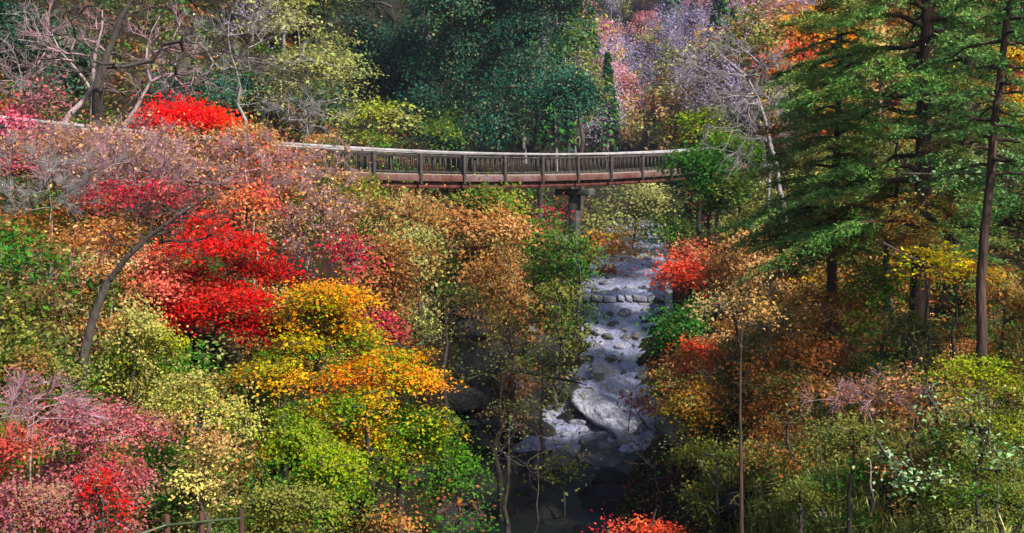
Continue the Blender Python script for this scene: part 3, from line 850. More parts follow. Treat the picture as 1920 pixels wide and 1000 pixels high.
leafy('shrub', 470, 720, 21, 140, 90, DKOLIVE, 'dark shaded bush in the hollow under the crimson maple', 'bush', lai=1.2)

# ---- the leaning tree
bare('leaning_tree', 330, 420, 17, 290, 170, 'dark leaning tree with a forked trunk beside the salmon maple', 'tree', 'dark', 'bark_dark',
     trunk_px=[(140, 735), (160, 640), (182, 560), (215, 505), (290, 445), (350, 400), (400, 360)], tr=.095, npad=64, tw=5, pal=SALMON + CRIM, lf=.35, depth=1.6)
bare('bare_shrub', 120, 520, 20.5, 200, 70, 'low mauve limb of twigs spreading left of the leaning tree', 'shrub', 'grey', 'twig_mauve', npad=18, tw=6, pal=SALMON, lf=.3, base_px=185)

# ---- left bank, middle: twiggy thickets below the bridge's left half
bare('bare_shrub', 75, 275, 31, 190, 60, 'pale mauve twigs hiding the deck at the left end of the bridge', 'shrub', 'pale', 'twig_mauve', npad=40, tw=10, pal=TAN + PINK, lf=.3)
bare('bare_shrub', 330, 300, 33, 230, 90, 'mauve twigs in front of the bridge below the scarlet bush', 'shrub', 'pale', 'twig_mauve', npad=60, tw=11, pal=TAN, lf=.6)
bare('bare_shrub', 180, 292, 30, 250, 70, 'tan-leaved mauve thicket hiding the deck left of the scarlet bush', 'shrub', 'pale', 'twig_mauve', npad=70, tw=11, pal=TAN + MAUVE, lf=.9)
leafy('shrub', 40, 300, 30, 150, 60, TAN + PINK, 'tan and pink shrub hiding the deck at the left edge', 'shrub', lai=1.8)
leafy('shrub', 500, 318, 37, 170, 60, TAN + SALMON, 'tan shrub in front of the deck where the railing begins', 'shrub', lai=1.8)
bare('bare_shrub', 85, 345, 25, 230, 150, 'pale grey-mauve leafless shrub at the left edge below the bridge rail', 'shrub', 'pale', 'twig_grey', npad=60, tw=11)
bare('bare_shrub', 255, 320, 27.5, 300, 150, 'dense mauve leafless shrub below the scarlet bush', 'shrub', 'pale', 'twig_mauve', npad=80, tw=13, pal=TAN + MAUVE, lf=.35)
bare('bare_shrub', 470, 330, 31, 220, 150, 'mauve twiggy shrub in front of the left end of the bridge', 'shrub', 'pale', 'twig_mauve', npad=70, tw=12, pal=TAN + SALMON, lf=.5)
bare('bare_shrub', 590, 430, 34, 190, 190, 'mauve and tan twiggy shrub below the rusty part of the bridge', 'shrub', 'pale', 'twig_mauve', npad=70, tw=12, pal=TAN + MAUVE, lf=.7)
bare('bare_shrub', 610, 300, 41, 130, 80, 'thin mauve twigs rising in front of the bridge railing', 'shrub', 'pale', 'twig_mauve', npad=26, tw=8, pal=TAN, lf=.3)
leafy('shrub', 430, 270, 32, 270, 90, TAN, 'tan dry-leaved shrub below the scarlet bush', 'shrub', lai=1.7)
leafy('shrub', 210, 270, 30, 240, 50, TAN + MAUVE, 'tan leaf tops in front of the left bridge rail', 'shrub', lai=1.1)
leafy('maple_tree', 255, 380, 25.5, 260, 80, CRIM, 'dusky crimson maple behind the leaning tree', 'tree', lai=2.2)
leafy('maple_tree', 455, 375, 28, 130, 110, [((.5, .13, .08), 3), ((.5, .06, .08), 2), ((.45, .26, .12), 2)], 'orange-red maple above the crimson maple', 'tree', lai=2.0)
leafy('maple_tree', 345, 222, 34, 200, 90, SCARLET, 'scarlet bush beside the bare trunk at the upper left', 'tree', lai=3.6)
leafy('maple_tree', 90, 185, 37, 120, 40, PINK, 'pink-leaved bush left of the bare trunks', 'bush', lai=2.0)
leafy('maple_tree', 15, 225, 33, 80, 60, [((.6, .2, .25), 2), ((.55, .06, .12), 2)], 'magenta-pink bush at the left edge by the rail', 'bush', lai=1.6)
leafy('maple_shrub', 650, 465, 33, 90, 40, CRIM, 'small dark crimson bush among the tan shrubs', 'shrub', lai=2.2)

# ---- upper left, behind the bridge
bare('bare_tree', 245, 90, 37, 430, 260, 'tall dark bare tree with a slanting trunk at the upper left', 'tree', 'dark', 'bark_dark',
     trunk_px=[(175, 245), (192, 160), (215, 80), (247, 0), (262, -60)], tr=.24, npad=60, tw=6, limbs=True, tip=.008)
bare('bare_tree', 130, 90, 38, 240, 220, 'pale bare tree forking low beside the dark slanting trunk', 'tree', 'pale', 'twig_mauve',
     trunk_px=[(108, 262), (140, 205), (172, 165), (180, 100), (192, 20)], tr=.13, npad=44, tw=8, limbs=True)
bare('bare_tree', 85, 75, 39, 150, 160, 'pale leaning bare stem crossing the fork at the far upper left', 'tree', 'pale', 'twig_mauve',
     trunk_px=[(178, 235), (172, 165), (120, 105), (75, 40)], tr=.09, npad=34, tw=7, limbs=True)
bare('bare_tree', 300, 120, 44, 200, 220, 'slender pale bare tree right of the dark slanting trunk', 'tree', 'pale', 'twig_mauve',
     trunk_px=[(232, 245), (262, 190), (282, 160), (276, 100), (300, 30)], tr=.10, npad=46, tw=8, limbs=True)
bare('bare_tree', 430, 90, 52, 260, 240, 'grey bare tree standing left of the pale layered tree', 'tree', 'grey', 'twig_grey', base_px=470, npad=70, tw=8, pal=PALEOL, lf=.25, limbs=True)
bare('bare_tree', 20, 110, 45, 160, 240, 'grey bare tree at the upper left edge', 'tree', 'grey', 'twig_grey', npad=34, tw=8)
leafy('broadleaf_tree', 560, 110, 60, 260, 250, PALEOL, 'pale yellow-green layered tree left of the dark evergreen', 'tree', lai=1.5, layered=.9, bark='grey', pad_scale=1.1)
leafy('broadleaf_tree', 690, 220, 58, 190, 80, PALEOL + LIME, 'pale green low boughs above the bridge handrail', 'tree', lai=1.7, layered=.9, bark='grey')
bare('bare_tree', 570, 215, 57, 190, 110, 'grey spreading bare branches above the left half of the bridge', 'tree', 'grey', 'twig_grey', npad=40, tw=8, spread=(.4, 0, .1))

# ---- dark trees standing on the slope of the upper left
for px, py, w_, h_, lab in ((105, 95, 230, 200, 'dark green tree behind the pale forked bare tree'), (425, 175, 170, 70, 'dark evergreen bush right of the scarlet bush'),
                            (330, 175, 130, 60, 'dark low evergreen above the scarlet bush'), (20, 60, 160, 150, 'dark evergreen behind the grey tree at the left edge'),
                            (660, 110, 150, 200, 'dark tree between the pale layered tree and the black-green evergreens'), (610, 190, 130, 70, 'dark low evergreen behind the pale boughs above the handrail')):
    leafy('evergreen_tree', px, py, max(45.0, on_ground(px, py + h_ * .35, 45)[1] - 1.0), w_, h_, DKGREEN, lab, 'tree', lai=2.3, mat='gloss_leaf', layered=.25, shell=.8, clump=200, group='dark evergreens of the upper left slope')

# ---- dark evergreens behind the bridge
for px, py, D, w_, h_, lab in ((735, 90, 84, 220, 330, 'dark evergreen at the left of the black-green clump behind the bridge'),
                              (870, 60, 80, 250, 400, 'tallest dark evergreen in the middle behind the bridge'),
                              (1010, 90, 79, 200, 300, 'teal-green evergreen at the right of the dark clump'),
                              (1065, 200, 76, 130, 160, 'low teal evergreen touching the handrail near the hazy valley'),
                              (930, 225, 75, 170, 110, 'low dark evergreen just above the middle of the bridge'),
                              (800, 225, 74, 150, 100, 'dark evergreen bush above the rail right of the pale boughs')):
    leafy('evergreen_tree', px, py, D, w_, h_, DKGREEN, lab, 'tree', lai=2.9, mat='gloss_leaf', layered=.25, shell=.85, leaf=.15, clump=250, pad_scale=1.15, group='dark evergreens behind the bridge')
leafy('broadleaf_tree', 1085, 50, 88, 90, 110, [((.10, .2, .08), 3), ((.5, .42, .03), 1)], 'green tree with a yellow patch beside the dark evergreens', 'tree', lai=2.4)
leafy('broadleaf_tree', 832, 225, 72, 70, 60, LIME + GREEN, 'small bright green sprig in front of the dark evergreens', 'tree', lai=1.7)

# ---- below the bridge, middle
leafy('shrub', 1078, 462, 49, 80, 80, MGREEN + OLIVE, 'green bush in front of the lower half of the pier', 'bush', lai=2.4)
leafy('shrub', 1072, 515, 51, 100, 90, DKOLIVE + MGREEN, 'dark bush wrapped round the lower end of the pier', 'bush', lai=2.2)
leafy('shrub', 690, 358, 43, 130, 44, CREAM + LIME, 'pale yellow-green sprigs right under the bridge', 'shrub', lai=2.0)
leafy('shrub', 850, 365, 50, 200, 60, MGREEN + OLIVE, 'green shrub hanging under the middle of the bridge', 'shrub', lai=2.4)
leafy('shrub', 935, 385, 51, 140, 80, OLIVE + LIME, 'olive-green shrub left of the dark pier', 'shrub', lai=2.0)
leafy('shrub', 1010, 430, 51, 110, 110, MGREEN + DKOLIVE, 'dark green bush at the foot of the dark pier', 'bush', lai=2.0)
leafy('maple_shrub', 1030, 405, 53, 50, 24, CRIM, 'small pink-red sprig beside the pier', 'shrub', lai=2.0)
leafy('shrub', 880, 450, 42, 240, 150, TAN + RUST, 'wide tan-brown shrub in the middle of the left bank', 'shrub', lai=2.2, layered=.2)
leafy('shrub', 770, 410, 40, 180, 100, PALEOL + TAN, 'pale olive and tan shrub under the bridge', 'shrub', lai=1.9, layered=.2)
leafy('shrub', 700, 510, 36, 230, 150, TAN + RUST, 'brown dry-leaved shrub above the dark hollow', 'shrub', lai=2.0, layered=.2)
leafy('shrub', 790, 475, 38.5, 150, 80, PALEOL, 'pale grey-green shrub among the tan shrubs', 'shrub', lai=1.7, layered=.2)
leafy('shrub', 955, 525, 40, 140, 100, RUST + DKOLIVE + TAN, 'rusty tan shrub left of the weir', 'shrub', lai=2.0, layered=.2)
leafy('shrub', 1040, 560, 43, 110, 50, OLIVE + DKOLIVE, 'olive shrub on the left bank level with the weir', 'shrub', lai=1.8)
leafy('maple_shrub', 1130, 470, 66, 90, 50, ORANGE + CORAL + YELLOW, 'orange and yellow bush right of the pier', 'shrub', lai=2.6)
leafy('shrub', 1060, 520, 60, 90, 60, MGREEN, 'dark green bush left of the upper stream', 'shrub', lai=2.0)

# ---- left bank shade beside the stream
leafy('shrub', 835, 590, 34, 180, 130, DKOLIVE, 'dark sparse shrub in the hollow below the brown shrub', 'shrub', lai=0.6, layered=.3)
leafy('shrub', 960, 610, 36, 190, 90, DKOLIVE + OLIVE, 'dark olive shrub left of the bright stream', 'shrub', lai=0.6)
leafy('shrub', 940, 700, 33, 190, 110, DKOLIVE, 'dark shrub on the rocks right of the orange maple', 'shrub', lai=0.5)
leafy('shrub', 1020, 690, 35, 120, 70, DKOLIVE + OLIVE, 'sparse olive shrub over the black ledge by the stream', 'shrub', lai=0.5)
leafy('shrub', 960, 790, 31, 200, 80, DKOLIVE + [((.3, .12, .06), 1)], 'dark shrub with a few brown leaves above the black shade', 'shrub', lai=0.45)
leafy('shrub', 860, 880, 24, 150, 70, GREEN + MGREEN, 'drooping green branch tips over the black shade', 'shrub', lai=2.0)
bare('bare_shrub', 1010, 840, 30, 260, 110, 'grey leafless twigs spreading over the black shade', 'shrub', 'dark', 'bark_dark', npad=26, tw=4, tip=.004, spread=(.6, 0, -.1), pal=DKOLIVE, lf=.3)
leafy('shrub', 1060, 875, 33, 150, 30, OLIVE + LIME, 'thin yellow-green sprig below the flat pale slab', 'shrub', lai=1.3)

# ---- right of the stream
leafy('evergreen_tree', 1325, 345, 52, 160, 190, MGREEN, 'dark green tree hiding the right end of the bridge', 'tree', lai=3.2)
leafy('evergreen_tree', 1352, 295, 53, 130, 80, MGREEN + GREEN, 'green tree top closing off the right end of the handrail', 'tree', lai=3.4)
leafy('broadleaf_tree', 1320, 240, 76, 100, 80, GREEN + LIME, 'light green tree above the right end of the bridge', 'tree', lai=2.6)
leafy('shrub', 1190, 400, 74, 190, 110, PALEOL, 'grey-green thicket under the right end of the bridge', 'shrub', lai=2.2)
leafy('shrub', 1185, 452, 84, 190, 80, PALEOL + OLIVE + TAN, 'pale olive thicket closing off the head of the stream', 'shrub', lai=2.6)
leafy('shrub', 1250, 420, 80, 120, 90, OLIVE + MGREEN, 'olive-green bush right of the head of the stream', 'shrub', lai=2.2)
leafy('shrub', 1390, 340, 50, 120, 120, OLIVE + MGREEN, 'olive bush right of the dark green tree', 'shrub', lai=1.6)
leafy('maple_tree', 1285, 505, 46, 150, 120, CORAL + SALMON, 'coral-red maple on the right bank above the weir', 'tree', lai=3.0)
leafy('shrub', 1405, 480, 45, 170, 120, TAN, 'pale tan shrub right of the coral maple', 'shrub', lai=2.2, layered=.2)
leafy('shrub', 1570, 545, 37, 210, 66, GOLD, 'gold-olive bush behind the fallen boughs on the right bank', 'bush', lai=2.4)
leafy('evergreen_shrub', 1315, 612, 41, 150, 84, MGREEN, 'bright green evergreen shrub right of the retaining wall', 'shrub', lai=3.2)
leafy('shrub', 1300, 668, 37, 150, 50, RUST + CORAL, 'rust and orange low shrub right of the riffles', 'shrub', lai=2.2)
leafy('maple_tree', 1300, 750, 31, 170, 110, GOLD + RUST, 'ochre maple leaning over the right of the stream', 'tree', lai=2.2)
leafy('maple_shrub', 1180, 765, 36, 90, 50, RUST + CRIM, 'sparse rust-red sprig hanging in front of the stream', 'shrub', lai=1.1, base_px=1250)
leafy('shrub', 1480, 620, 33, 170, 110, OLIVE + TAN, 'olive and tan bush behind the slim dark trunk', 'shrub', lai=1.6)
leafy('shrub', 1490, 672, 27, 240, 60, RUST, 'rust-brown low shrub right of the slim dark trunk', 'shrub', lai=1.9)
leafy('shrub', 1620, 600, 31, 110, 90, TAN, 'tan shrub beside the dark thicket on the right', 'shrub', lai=1.8)
leafy('shrub', 1340, 870, 24, 150, 110, OLIVE, 'olive bush left of the slim dark trunk', 'bush', lai=1.6)
leafy('shrub', 1480, 760, 22, 200, 120, DKOLIVE + RUST, 'dark olive and brown bush right of the slim trunk', 'bush', lai=1.4)
bare('bare_shrub', 1220, 850, 29, 150, 150, 'grey leafless saplings right of the flat pale slab', 'shrub', 'dark', 'bark_dark', tip=.005, npad=12, tw=4, spread=(-.2, 0, .4))
bare('bare_shrub', 1180, 690, 40, 90, 180, 'thin dark leafless sapling standing in front of the riffles', 'shrub', 'dark', 'bark_dark', npad=9, tw=3, tip=.009)
leafy('maple_tree', 1230, 972, 22, 115, 80, CORAL, 'coral-red little maple at the bottom edge', 'tree', lai=2.4, layered=.7)
leafy('maple_shrub', 1140, 1000, 22, 70, 20, CRIM + CORAL, 'pink-red leaf tips at the bottom edge beside the black shade', 'shrub', lai=1.8)

# slim dark trunk
leafy('slender_tree', 1395, 560, 19, 190, 120, OLIVE + TAN, 'slim dark straight-trunked tree on the right of the stream', 'tree', lai=.7, trunk_px=[(1392, 960), (1388, 800), (1390, 660), (1398, 540)], tr=.062, wob=.012, bark='cedar')
bare('bare_tree', 1440, 590, 30, 90, 150, 'thin grey sapling behind the slim dark trunk', 'tree', 'dark', 'twig_grey', npad=14, tw=4)

# bare grey tree at the upper right
bare('bare_tree', 1385, 170, 48, 220, 260, 'grey leafless tree fanning its branches over the hazy valley', 'tree', 'grey', 'twig_grey',
     trunk_px=[(1470, 400), (1462, 330), (1440, 240), (1400, 150), (1330, 80)], tr=.13, npad=70, tw=8, limbs=True, tip=.008, spread=(-.25, 0, .3))
bare('bare_tree', 1440, 220, 50, 190, 200, 'dense grey twiggy tree left of the big conifer', 'tree', 'grey', 'twig_grey', npad=80, tw=9, limbs=True, tip=.008)
leafy('broadleaf_tree', 1525, 50, 62, 140, 120, ORANGE + GOLD, 'bright orange tree at the top beside the big conifer', 'tree', lai=3.0)
leafy('broadleaf_tree', 1500, 108, 60, 120, 34, CORAL, 'salmon-red branch layer under the orange tree', 'tree', lai=2.2)
leafy('broadleaf_tree', 1490, 165, 58, 150, 90, PALEOL + LIME, 'olive-yellow tree under the orange tree', 'tree', lai=2.0)
leafy('broadleaf_tree', 1420, 60, 66, 90, 110, DKOLIVE + OLIVE, 'dark olive tree left of the orange tree', 'tree', lai=1.6)
leafy('broadleaf_tree', 1910, 150, 40, 110, 200, YELLOW + CORAL + PALEOL, 'yellow and red tree at the right edge behind the leaning cedar trunk', 'tree', lai=2.4)
leafy('broadleaf_tree', 1830, 150, 42, 80, 70, YELLOW + OLIVE, 'yellow tree left of the leaning cedar trunk', 'tree', lai=2.0)

# ---- conifers on the right bank
D = 28
tb = P(1728, 480, D); g_ = gz(tb[0], D) - .2
conifer('conifer_tree', 'big feathery green conifer on the right bank', [np.array((tb[0] - .05, D, g_)), P(1728, 470, D), P(1735, 180, D), P(1742, -180, D), P(1745, -420, D)], .24,
        P(1730, 440, D)[2], P(1742, -330, D)[2], 3.3, 1.7, HINOKI, D, n_br=74, dens=1.4, side=(-.5, -.2), leaf=.12)
D = 31
tb = P(1560, 480, D); g_ = gz(tb[0], D) - .2
conifer('conifer_tree', 'second green conifer leaning to the stream side of the big one', [np.array((tb[0], D, g_)), P(1562, 380, D), P(1575, 150, D), P(1580, -60, D)], .15,
        P(1560, 470, D)[2], P(1580, -50, D)[2], 2.7, .7, HINOKI, D, n_br=84, dens=1.5, side=(-.3, -.2), leaf=.13)
D = 18
conifer('conifer_tree', 'tall leaning cedar with a reddish trunk at the right edge', [np.array((*P(1838, 690, D)[:2], min(gz(P(1838, 690, D)[0], D) - .2, P(1838, 690, D)[2]))), P(1838, 660, D), P(1842, 450, D), P(1865, 210, D), P(1893, 0, D), P(1930, -260, D)], .098,
        P(1840, 330, D)[2], P(1920, -200, D)[2], 1.3, .9, CEDAR, D, n_br=46, dens=1.5, leaf=.09)
D = 36
tb = P(1640, 300, D)
conifer('conifer_tree', 'darker cedar filling the gap behind the big conifer', [np.array((P(1810, 500, D)[0], D, gz(P(1810, 500, D)[0], D) - .2)), P(1810, 400, D), P(1815, 100, D), P(1815, -250, D)], .22,
        P(1810, 430, D)[2], P(1815, -200, D)[2], 2.6, 1.0, CEDAR, D, n_br=70, dens=1.2, leaf=.16)
for i, (x, y, h, lab) in enumerate(((14.4, 16.8, 23, 'tall cedar beyond the right edge nearest the viewer'), (17.2, 18.9, 23, 'tall cedar beyond the right edge farther up the bank'))):
    g_ = gz(x, y) - .2  # out-of-view cedars added to cast shade on gorge and right bank
    conifer('conifer_tree', lab, [np.array((x, y, g_)), np.array((x + .1, y, g_ + h * .5)), np.array((x, y + .1, g_ + h))], .24, g_ + h * .18, g_ + h * .97, 2.7, .5, CEDAR, 22, n_br=56, dens=.8, leaf=.26, group='unseen cedars added to shade the gorge')
leafy('broadleaf_tree', 1690, 250, 30, 120, 70, RUST + ORANGE, 'rusty orange spray showing through the big conifer', 'tree', lai=.9)
leafy('evergreen_shrub', 1560, 420, 33, 160, 120, MGREEN + OLIVE, 'green evergreen shrub under the feathery conifers', 'shrub', lai=2.2)
leafy('maple_tree', 1742, 482, 24, 190, 34, YELLOW, 'bright yellow maple spray under the big conifer', 'tree', lai=1.3, layered=.9, pad_scale=.5, clump=40)
leafy('maple_tree', 1790, 520, 25, 110, 90, [((.5, .3, .06), 2), ((.4, .2, .05), 2)], 'ochre leaves left of the leaning cedar trunk', 'tree', lai=1.4)
leafy('shrub', 1660, 520, 28, 170, 70, LIME + MGREEN, 'lime and green bush under the yellow maple', 'bush', lai=1.8)
leafy('shrub', 1850, 695, 17, 190, 60, LIME, 'lime-green shrub at the foot of the leaning cedar', 'shrub', lai=2.4, layered=.8)
leafy('shrub', 1890, 540, 22, 120, 150, RUST + OLIVE, 'brown and olive shrub at the right edge', 'shrub', lai=1.6)
leafy('shrub', 1700, 620, 24, 190, 120, DKOLIVE, 'very dark thicket in the middle of the right bank', 'shrub', lai=1.0)  # dark leaf colour stands in for a hollow that is only shade
leafy('shrub', 1740, 705, 19, 260, 40, TAN, 'pale tan dry bush below the dark thicket', 'bush', lai=1.6)
bare('bare_shrub', 1630, 740, 19, 220, 60, 'mauve-pink leafless twigs on the right bank', 'shrub', 'pale', 'twig_mauve', npad=40, tw=8, spread=(.3, 0, .1), pal=RUST, lf=.3, tip=.0026)
leafy('shrub', 1850, 780, 15, 200, 80, DKOLIVE + OLIVE + [((.3, .1, .05), 1)], 'olive bush with brown leaves right of the black rock', 'bush', lai=1.5)
leafy('shrub', 1600, 830, 16.5, 200, 110, OLIVE + DKOLIVE, 'pale olive bush in the grass on the right', 'bush', lai=1.3)
leafy('shrub', 1870, 930, 12.5, 190, 120, OLIVE + MGREEN, 'olive bush in the bottom right corner', 'bush', lai=1.4)
leafy('shrub', 1500, 940, 16, 170, 90, DKOLIVE + OLIVE, 'dark olive bush at the bottom right of the slim trunk', 'bush', lai=1.3)

# ------------------------------------------------------------------ fence, fallen boughs, rocks at the front
def pole(name, mat, pts, r0, r1, parent, base, k=8):
    pts = [np.array(p) - base for p in pts]; n = len(pts)
    V, F = tubes([(pts[i], pts[i + 1], r0 + (r1 - r0) * i / (n - 1), r0 + (r1 - r0) * (i + 1) / (n - 1)) for i in range(n - 1)], k)
    return mesh_np(name, V, F, mat, parent, smooth=True)
D = 13.0
fb = P(330, 990, D); fence = empty('log_fence', (fb[0], fb[1], gz(fb[0], fb[1])))
tag(fence, 'rustic fence of brown log posts with a green bamboo rail at the bottom left', 'fence')
B = np.array(fence.location)
fp = [(190, 1015, 13.0), (313, 972, 13.5), (378, 966, 14.0), (452, 960, 14.5)]
for x, y, d in fp:
    t = P(x, y, d); g_ = min(gz(t[0], d) - .2, t[2] - .6)
    pole('fence_post', M['fence'], [(t[0], t[1], g_), t, t + np.array((0, 0, .03))], .036, .033, fence, B)
for k in (.06, .45):
    for (x0, y0, d0), (x1, y1, d1) in zip(fp[:-1], fp[1:]):
        a, b = P(x0, y0, d0), P(x1, y1, d1)
        o_ = np.array((0, -.07, -k))
        pole('fence_rail', M['bamboo'], [a + o_, b + o_], .017, .015, fence, B)

def bough(name, pxs, D, r, label, pal=None, n=160, mat='bark_dark', L_=None):
    rng = np.random.default_rng(seed_of(label))
    pts = [P(x, y, D + dd) for x, y, dd in pxs]; base = pts[0]
    root = empty(name, base); tag(root, label, 'branch')
    pole('stem', M[mat], pts, r, r * .35, root, base, 7)
    segs, tips = [], []
    for i in range(len(pts) - 1):
        for q in range(5):
            t = rng.uniform(0, 1); p = pts[i] * (1 - t) + pts[i + 1] * t
            d = (pts[i + 1] - pts[i]); ln = np.linalg.norm(d); d = d / ln + rng.normal(size=3) * .7; l = ln * rng.uniform(.3, .8)
            e = p + d / np.linalg.norm(d) * l; segs.append((p - base, e - base, r * .3, r * .12)); tips += [p + (e - p) * f for f in (.4, .7, 1)]
    V, F = tubes(segs, 4); mesh_np('side_twigs', V, F, M[mat], root)['kind'] = 'stuff'
    if pal:
        tips = np.array(tips); k = rng.integers(0, len(tips), n); L2 = L_ or .0045 * D
        pos = tips[k] + rng.normal(size=(n, 3)) * L2 * 1.4
        V, F = leaf_quads(pos - base, rng.normal(size=(n, 3)) * .5 + np.array((0, 0, .9)), L2 * rng.uniform(.6, 1.3, n), rng=rng)
        mesh_np('leaves', V, F, M['leaf'], root, face_col=pal_pick(pal, n, rng) * rng.uniform(.7, 1.2, (n, 1)))
PALEGRN = [((.30, .42, .24), 3), ((.22, .34, .16), 2), ((.38, .44, .26), 1)]
bough('bough', [(1690, 326, 0), (1780, 327, 0), (1860, 325, -.5), (1915, 322, -1)], 20, .022, 'long horizontal pale green bough in front of the big conifer', PALEGRN, 190)
bough('fallen_bough', [(1735, 735, 0), (1765, 780, -.5), (1830, 810, -1), (1870, 850, -1.4)], 16, .022, 'pale green leafy bough arching over the black rock', PALEGRN, 190)
bough('fallen_bough', [(1640, 820, 0), (1672, 870, -.4), (1700, 905, -.7), (1760, 900, -1)], 15.5, .022, 'pale green fallen bough in the grass at the lower right', PALEGRN, 190)
bough('fallen_bough', [(1570, 845, 0), (1610, 830, -.1), (1640, 815, -.2)], 17, .022, 'short brown fallen branch left of the pale green bough', TAN, 60, 'bark_cedar')
bough('fallen_branch', [(820, 962, 0), (850, 948, .1), (885, 946, .1), (910, 970, 0)], 20, .04, 'curved pinkish branch arching at the edge of the black shade', RUST, 60, 'bark_cedar')
bough('fallen_branch', [(960, 690, 0), (1020, 705, .3), (1085, 718, .6)], 36, .09, 'dark fallen trunk lying on the left bank beside the stream', None, 0, 'bark_dark')
bough('fallen_branch', [(1655, 455, 0), (1700, 480, 0), (1760, 500, .2), (1800, 490, .4)], 23.4, .025, 'slender drooping branch with yellow leaves under the big conifer', YELLOW, 200, 'bark_dark')
for px, py, D, r, lab in ((1785, 810, 15.5, .42, 'black rock in the undergrowth at the lower right'), (1740, 940, 13.2, .5, 'added dark rock for the black shade at the bottom right'),  # the bottom right rock is added, its black stands in for shade
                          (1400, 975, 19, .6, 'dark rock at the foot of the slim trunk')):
    c = on_ground(px, py); rk = boulder('rock_black_shade', c + np.array((0, 0, r * .15)), r * c[1] / D, lab, None, rg, name='rock')

# ------------------------------------------------------------------ hillside woods: individual trees from a few prototypes
def proto_tree(seed, kind, pal, H, W_, leaf):
    """returns list of (name, mesh) of a tree standing at the origin"""
    rng = np.random.default_rng(seed)
    base = np.zeros(3)
    trunk = np.array([(0, 0, -.5), (.05, 0, H * .25), (-.05, .1, H * .5), (0, 0, H * .9)])
    V, F = tubes([(trunk[i], trunk[i + 1], H * .016 * (1 - i * .28), H * .016 * (1 - (i + 1) * .28)) for i in range(3)], 6)
    parts = [mesh_np('trunk', V, F, M['bark_grey'], None, smooth=True)]
    if kind == 'cone':
        n = 900; t = rng.uniform(0, 1, n) ** .8; a = rng.uniform(0, 6.28, n); r = W_ / 2 * (1 - t * .93) * rng.uniform(.5, 1.05, n)
        pos = np.stack([np.cos(a) * r, np.sin(a) * r, H * (.12 + .88 * t) - r * .3], 1)
        nr = np.stack([np.cos(a) * .4, np.sin(a) * .4, np.ones(n)], 1) + rng.normal(size=(n, 3)) * .3
        tg = np.stack([np.cos(a), np.sin(a), -.4 * np.ones(n)], 1) + rng.normal(size=(n, 3)) * .3
        col = pal_pick(pal, n, rng) * rng.uniform(.6, 1.3, (n, 1))
        V, F = leaf_quads(pos, nr, leaf * 1.3 * rng.uniform(.7, 1.3, n), tg, rng, .5)
    else:
        npd = 60
        pads = ellipsoid_pads(npd, np.array((0, 0, H * .6)), (W_ / 2, W_ / 2, H * .42), rng, .6)
        segs = [(np.array((0, 0, max(H * .2, p[2] - H * .25))), p, H * .005, H * .0015) for p in pads]
        V, F = tubes(segs, 3); parts.append(mesh_np('branches', V, F, M['bark_grey'], None))
        per = 34 if kind == 'thin' else 40
        if kind == 'thin': leaf *= .42
        k = np.repeat(np.arange(len(pads)), per); n = len(k)
        off = rng.normal(size=(n, 3)) * W_ * .075
        out = pads - np.array((0, 0, H * .55)); out /= np.linalg.norm(out, axis=1, keepdims=True)
        nr = out[k] * .5 + np.array((0, 0, .6)) + rng.normal(size=(n, 3)) * .4
        pc = pal_pick(pal, len(pads), rng)
        col = pc[k] * rng.uniform(.65, 1.3, (n, 1))
        V, F = leaf_quads(pads[k] + off, nr, leaf * rng.uniform(.6, 1.3, n), None, rng)
    parts.append(mesh_np('crown', V, F, M['leaf'], None, face_col=np.clip(col, .003, .9)))
    out = [(p.name.split('.')[0], p.data) for p in parts]
    for p in parts: bpy.data.objects.remove(p)
    return out
HAZEVIOLET = [((.30, .25, .40), 3), ((.36, .29, .40), 2), ((.24, .21, .29), 2)]  # lavender of distant haze put into the tree colour
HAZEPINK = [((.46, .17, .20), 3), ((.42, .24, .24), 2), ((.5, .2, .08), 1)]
PROTO = {
    'hazeviolet': ('haze-tinted violet bare tree', proto_tree(1, 'thin', HAZEVIOLET, 9, 6, .5), 'tree'),
    'pink': ('dusty pink autumn tree', proto_tree(2, 'ball', HAZEPINK, 8, 5.5, .4), 'tree'),
    'ochre': ('tan and ochre autumn tree', proto_tree(3, 'ball', TAN + PALEOL, 8, 6, .4), 'tree'),
    'green': ('mid-green conifer', proto_tree(4, 'cone', DKGREEN + MGREEN, 12, 4, .55), 'tree'),
    'grey': ('pale grey leafless tree', proto_tree(5, 'thin', [((.34, .30, .36), 2), ((.27, .235, .27), 2)], 9, 6, .5), 'tree'),
    'olive': ('olive-green autumn tree', proto_tree(6, 'ball', OLIVE + PALEOL, 8, 6, .4), 'tree'),
    'dark': ('dark green rounded tree', proto_tree(7, 'ball', DKGREEN, 9, 6, .4), 'tree'),
    'rust': ('rusty orange tree', proto_tree(8, 'ball', RUST + ORANGE, 7, 5, .4), 'tree'),
}
def stand(kind, x, y, s, place, rng, name='hillside_tree'):
    lab, parts, cat = PROTO[kind]
    root = empty(name, (x, y, gz(x, y))); root.rotation_euler = (0, 0, rng.uniform(0, 6.28)); root.scale = (s * rng.uniform(.85, 1.15), s * rng.uniform(.85, 1.15), s)
    tag(root, lab + ' ' + place.replace('on the hazy far side of the valley', 'across the hazy valley').replace(' on the lower', ' on lower').replace('on the right bank above the weir', 'on right bank').replace('on the left bank under the bridge', 'under the bridge').replace('behind the conifers', '').replace('on the slope behind the dark evergreens', 'on the back slope').strip() + ', ' + beside((x, y, gz(x, y) + s)), cat, lab.replace('bush', 'bushe') + 's ' + place)
    for nm, me in parts:
        o = bpy.data.objects.new(nm, me); COL.objects.link(o); o.parent = root
